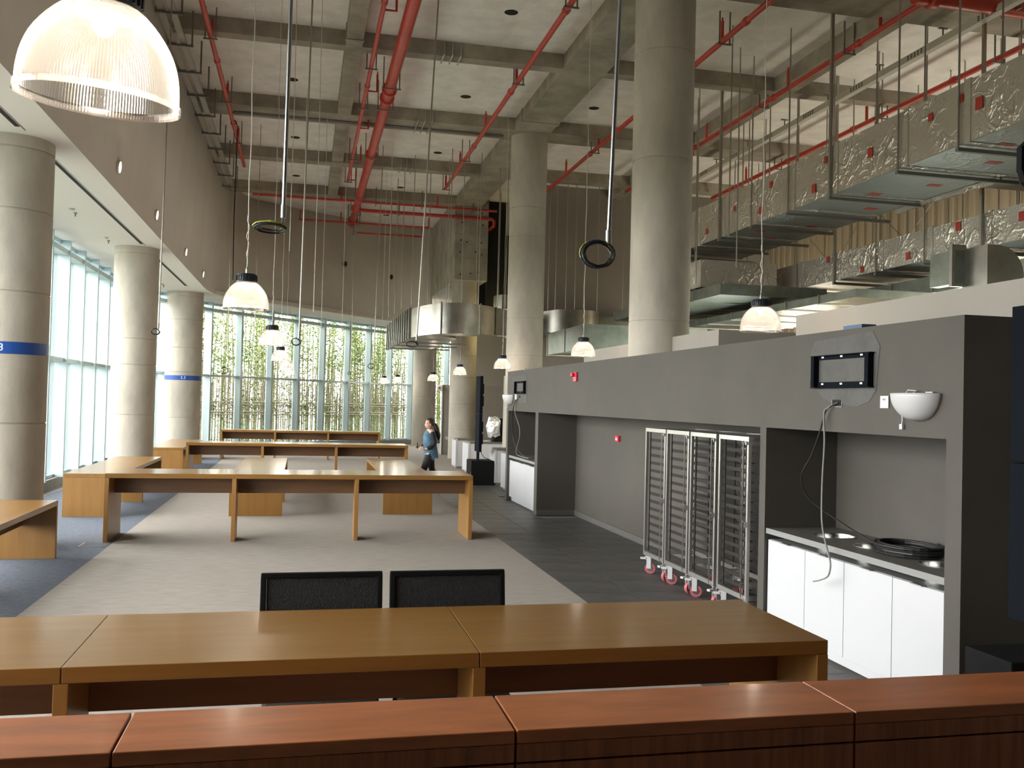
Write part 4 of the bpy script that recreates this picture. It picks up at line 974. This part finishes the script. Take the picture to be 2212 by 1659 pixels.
# head: face with nose, brow, chin, ear and eye
h=MB(); n=24
prof=[(1.385,.030,-.045),(1.40,.048,-.055),(1.425,.062,-.045),(1.455,.075,-.035),(1.49,.084,-.03),(1.525,.084,-.025),(1.56,.072,-.02),(1.585,.048,-.015),(1.597,.015,-.015)]
for z,r,cx in prof:
    for k in range(n):
        a=2*PI*k/n; c,s=math.cos(a),math.sin(a); fw=max(0,-c)
        ex=0
        if fw>.93 and 1.44<z<1.50: ex=-.016            # nose
        if fw>.9 and 1.49<=z<1.53: ex=.004              # eye hollow
        if fw>.9 and 1.40<=z<1.43: ex=-.004             # lips and chin
        h.v.append((cx+r*1.08*c+ex,r*.86*s,z))
for i in range(len(prof)-1):
    for k in range(n): j=(k+1)%n; h.f.append((i*n+k,i*n+j,(i+1)*n+j,(i+1)*n+k))
h.build('head','skin',P,smooth=True)
MB().tube([(-.10,-.052,1.497),(-.085,-.062,1.499)],.006,6).build('eye','hair',P); MB().tube([(-.10,.052,1.497),(-.085,.062,1.499)],.006,6).build('eye','hair',P)
MB().tube([(-.115,-.02,1.423),(-.112,.02,1.423)],.005,6).build('mouth','alarm_red',P)
for s in (-1,1): MB().ball((-.018,s*.076,1.475),.026,10,6,(.75,.35,1.2)).build('ear','skin',P,smooth=True)
# hair: cap and long tail down the back
hm=MB(); n=22; hp=[(1.47,.085,.012),(1.50,.094,.0),(1.535,.096,-.008),(1.57,.086,-.012),(1.60,.062,-.012),(1.615,.025,-.012)]
for z,r,cx in hp:
    for k in range(n):
        a=2*PI*k/n; c,s=math.cos(a),math.sin(a); q=1.05 if c>-.45 else (.62 if z<1.555 else .97)
        hm.v.append((cx+r*q*c,r*.92*s*(1 if c>-.45 else .8),z))
for i in range(len(hp)-1):
    for k in range(n): j=(k+1)%n; hm.f.append((i*n+k,i*n+j,(i+1)*n+j,(i+1)*n+k))
hm.f.append(tuple((len(hp)-1)*n+k for k in range(n))); hm.build('hair','hair',P,smooth=True)
skinned('ponytail',[(.055,0,1.50),(.105,-.01,1.45),(.14,-.015,1.37),(.165,-.02,1.28),(.185,-.02,1.20),(.18,-.02,1.13)],[.055,.055,.06,.06,.05,.015],[(i,i+1) for i in range(5)],'hair',P,1)
# denim vest, open and longer at the back
vm=ring_loft([(.03,0,.74,.155,.165),(.02,0,.80,.165,.168),(.01,0,.92,.158,.160),(.0,0,1.02,.145,.152),(-.005,0,1.14,.150,.160),(-.01,0,1.24,.140,.165),(-.005,0,1.32,.105,.150),(-.01,0,1.375,.065,.085),(-.01,0,1.395,.058,.065)],24)
for i,v in enumerate(vm.v):
    if v[2]<.79: vm.v[i]=(v[0],v[1],v[2]+(.10 if v[0]<-.03 else 0)+random.uniform(-.012,.012))
vest=vm.build('denim_vest','denim',P,smooth=True)
fr=MB()
for k in range(24):
    v=vm.v[k]; fr.bar(v,(v[0]+random.uniform(-.01,.01),v[1],v[2]-.03),.014,.006)
fr.build('frayed_hem','denim_fray',vest)
MB().tube([(-.045,-.165,1.30),(-.03,-.185,1.22),(.0,-.19,1.16)],.008,5).tube([(.05,-.17,1.31),(.06,-.185,1.22),(.04,-.19,1.16)],.008,5).build('armhole_edge','denim_fray',vest)
# sleeves and trousers
for s in (-1,1):
    if s<0: ch=[(.0,-.155,1.325),(.02,-.195,1.20),(.05,-.215,1.06),(-.03,-.20,1.0),(-.118,-.178,.948)]
    else: ch=[(.0,.155,1.325),(.0,.195,1.20),(.0,.215,1.06),(-.07,.19,1.01),(-.155,.147,.965)]
    skinned('sleeve',ch,[.062,.056,.050,.046,.040],[(i,i+1) for i in range(4)],'cloth_black',P,2)
skinned('trousers',[(0,0,.95),(0,0,.86),(-.02,-.085,.80),(-.10,-.09,.63),(-.16,-.09,.47),(-.20,-.09,.12),(.02,.085,.80),(.05,.09,.63),(.08,.09,.47),(.265,.09,.15)],
    [(.13,.12),(.135,.125),.105,.090,.072,.055,.105,.090,.072,.055],[(0,1),(1,2),(2,3),(3,4),(4,5),(1,6),(6,7),(7,8),(8,9)],'cloth_black',P,2,root=1)
for (x,y,a) in ((-.24,-.09,0),(.25,.09,.35)):
    m=ring_loft([(x,y,.0,.12,.042),(x,y,.03,.122,.043),(x+.02,y,.06,.095,.040),(x+.05,y,.10,.05,.036)],16); m.build('shoe','shoe',P,smooth=True)
# hands with five fingers each, brought together in front, holding a phone
for s,c in ((-1,(-.170,-.155,.952)),(1,(-.205,.11,.975))):
    hd=skinned('hand',[c,(c[0]-.035,c[1]-s*.01,c[2]+.004),(c[0]-.06,c[1]-s*.015,c[2])],[(.018,.026),(.016,.030),(.012,.026)],[(0,1),(1,2)],'skin',P,1)
    for k in range(4):
        o_=(k-1.5)*.014; L=(.05,.058,.055,.042)[k]
        skinned('finger',[(c[0]-.055,c[1]-s*.015,c[2]+o_),(c[0]-.055-L*.5,c[1]-s*.025,c[2]+o_+.002),(c[0]-.055-L*.8,c[1]-s*.045,c[2]+o_),(c[0]-.055-L*.75,c[1]-s*.06,c[2]+o_)],[.0085,.008,.0075,.006],[(0,1),(1,2),(2,3)],'skin',hd,1)
    skinned('thumb',[(c[0]-.01,c[1]-s*.012,c[2]+.022),(c[0]-.035,c[1]-s*.03,c[2]+.035),(c[0]-.06,c[1]-s*.045,c[2]+.034)],[.010,.009,.007],[(0,1),(1,2)],'skin',hd,1)
P.rotation_euler=(0,0,.12); P.scale=(.98,.98,.975)
tag(MB().box(2.67-.285,2.67-.275,19.62,19.69,.92,1.05).build('phone','black_gloss',bevel=.004),'small dark phone held in the walking woman\'s hands','phone')

# ================================================================== OUTSIDE
gm=MB().box(-90,-5.25,-60,120,-.6,-.12); gm.add([(-5.25,26.2,-.12),(-4.65,30.2,-.12),(-3.45,32.75,-.12),(4.4,41.3,-.12),(8.0,44.5,-.12),(90,44.5,-.12),(90,120,-.12),(-5.25,120,-.12)],[(0,1,2,3,4,5,6,7)])
struct(gm.build('ground_outside','ground'))
FD=Vector((.66,.751,0)); FN=Vector((-.751,.66,0)); F0=Vector((-3.25,32.46,0))          # far facade: along, outward
def outp(s,d,z=0): v=F0+FD*s+FN*d; return Vector((v.x,v.y,z))
def leaves(m,c,r,n,size,flat=.6):
    for _ in range(n):
        p=Vector((random.gauss(0,1),random.gauss(0,1),random.gauss(0,flat)))*r*.5+Vector(c)
        a=Vector((random.uniform(-1,1),random.uniform(-1,1),random.uniform(-.8,.3))).normalized()*size*random.uniform(.7,1.3); b=a.cross(Vector((random.uniform(-1,1),random.uniform(-1,1),random.uniform(-1,1)))).normalized()*size*.22
        m.add([p-a*.5,p+b*.5,p+a*.5,p-b*.5],[(0,1,2,3)])
random.seed(11)
def make_bamboo(i):
    t=thing('bamboo','slender green bamboo in the thicket outside the glass','bamboo',(0,0,0),'bamboo thicket outside',world=False); H=random.uniform(6.5,9.0); bx,by=random.uniform(-.4,.4),random.uniform(-.4,.4)
    pts=[(bx*(k/8)**2,by*(k/8)**2,H*k/8) for k in range(9)]
    MB().tube(pts,[.034*(1-.06*k) for k in range(9)],6).build('culm','bamboo',t)
    m=MB()
    for k in range(34):
        f=random.uniform(.16,1.0); c=(bx*f*f,by*f*f,H*f); leaves(m,c,.6 if f<.9 else .35,14,.19)
    m.build('foliage','leaf',t); return t
bam=[make_bamboo(i) for i in range(5)]; used=[False]*5
def put_bamboo(p):
    i=random.randrange(5)
    o=bam[i] if not used[i] else copy_tree(bam[i]); used[i]=True
    o.location=(p.x,p.y,-.15); o.rotation_euler=(0,0,random.uniform(0,6.28)); s=random.uniform(.85,1.1); o.scale=(s,s,s)
for k in range(215): put_bamboo(outp(-5+25*random.random(),2.5+4.5*random.random()**1.2))
for k in range(16): put_bamboo(Vector((-9.5-3*random.random(),14+18*random.random(),0)))
for i in range(5):
    if not used[i]: bam[i].location=(-11,20+i,-.15)
# bamboo lattice fence
fe=thing('bamboo_fence','dry bamboo fence with paired horizontal rails outside the far windows','fence',outp(0,2.2,-.15))
for k in range(190):
    s=-5+22*k/190+random.uniform(-.05,.05); hh=random.uniform(2.2,3.4); d=2.2+random.uniform(-.04,.04)
    MB().tube([outp(s,d,-.15),outp(s+random.uniform(-.06,.06),d,hh)],.016+.012*random.random(),5).build('pole','bamboo_dry',fe)
for z in (1.22,1.32,1.60,1.70): MB().tube([outp(-5,2.16,z),outp(4,2.15,z+.02),outp(17,2.16,z)],.022,6).build('rail','bamboo_dry',fe)
# low hedge
m=MB(); random.seed(5)
for k in range(760): leaves(m,outp(-5+22*random.random(),1.0+.9*random.random(),random.uniform(-.05,.95)),.35,12,.10,1)
hg=m.build('hedge','leaf_dark'); hg['kind']='stuff'; hg['label']='low dense green shrubs planted along the far windows'; hg['category']='hedge'
m=MB()
for k in range(260): leaves(m,(-6.6-.9*random.random(),17+11*random.random(),random.uniform(-.05,.8)),.35,12,.10,1)
hg=m.build('hedge','leaf_dark'); hg['kind']='stuff'; hg['label']='low green shrubs outside the left windows'; hg['category']='hedge'
# taller trees behind the bamboo
random.seed(21)
for i,(s,d,hh,lab) in enumerate(((-3.5,9,6.5,'leafy tree behind the bamboo at the window corner'),(2.5,10,7.5,'leafy tree behind the bamboo, left of the middle of the far window'),(7.5,8.5,7.0,'leafy tree behind the bamboo near the ribbed duct'),(12.5,9,7.5,'leafy tree behind the bamboo at the right end of the far window'))):
    p=outp(s,d); t=thing('tree',lab,'tree',(p.x,p.y,-.15),'trees behind the bamboo')
    MB().tube([(p.x,p.y,-.15),(p.x+.1,p.y,hh*.5),(p.x,p.y+.1,hh*.85)],[.14,.10,.05],8).build('trunk','bamboo_dry',t)
    m=MB()
    for k in range(110):
        a=random.uniform(0,6.28); r=random.uniform(0,1)**.5*1.9; leaves(m,(p.x+r*math.cos(a),p.y+r*math.sin(a),random.uniform(1.2,hh)),.9,12,.26)
    m.build('crown','leaf',t)
# ================================================================== KITCHEN LIGHTING (unseen; lamps by the ribbed wall added to brighten the right ceiling)
for (x,y,z,e,c) in ((10.5,14,2.4,55,(.88,1,.88)),(9.5,20,2.4,60,(.9,1,.88)),(12.5,9,2.4,45,(.88,1,.88)),(14.0,17,3.4,150,(1,.93,.78)),(14.0,24,3.2,120,(1,.90,.70)),(14.0,11,3.4,110,(1,.95,.82)),(6.5,24.5,2.4,14,(1,.80,.45)),(6.8,30.5,4.4,30,(1,.80,.35))):
    ld=bpy.data.lights.new('kitchen_and_fill_lamp','POINT'); ld.energy=e; ld.color=c; ld.shadow_soft_size=.8
    lo_=bpy.data.objects.new('kitchen_and_fill_lamp',ld); COL.objects.link(lo_); lo_.location=(x,y,z)
for o in bpy.data.objects:
    if '_w' in o: del o['_w']
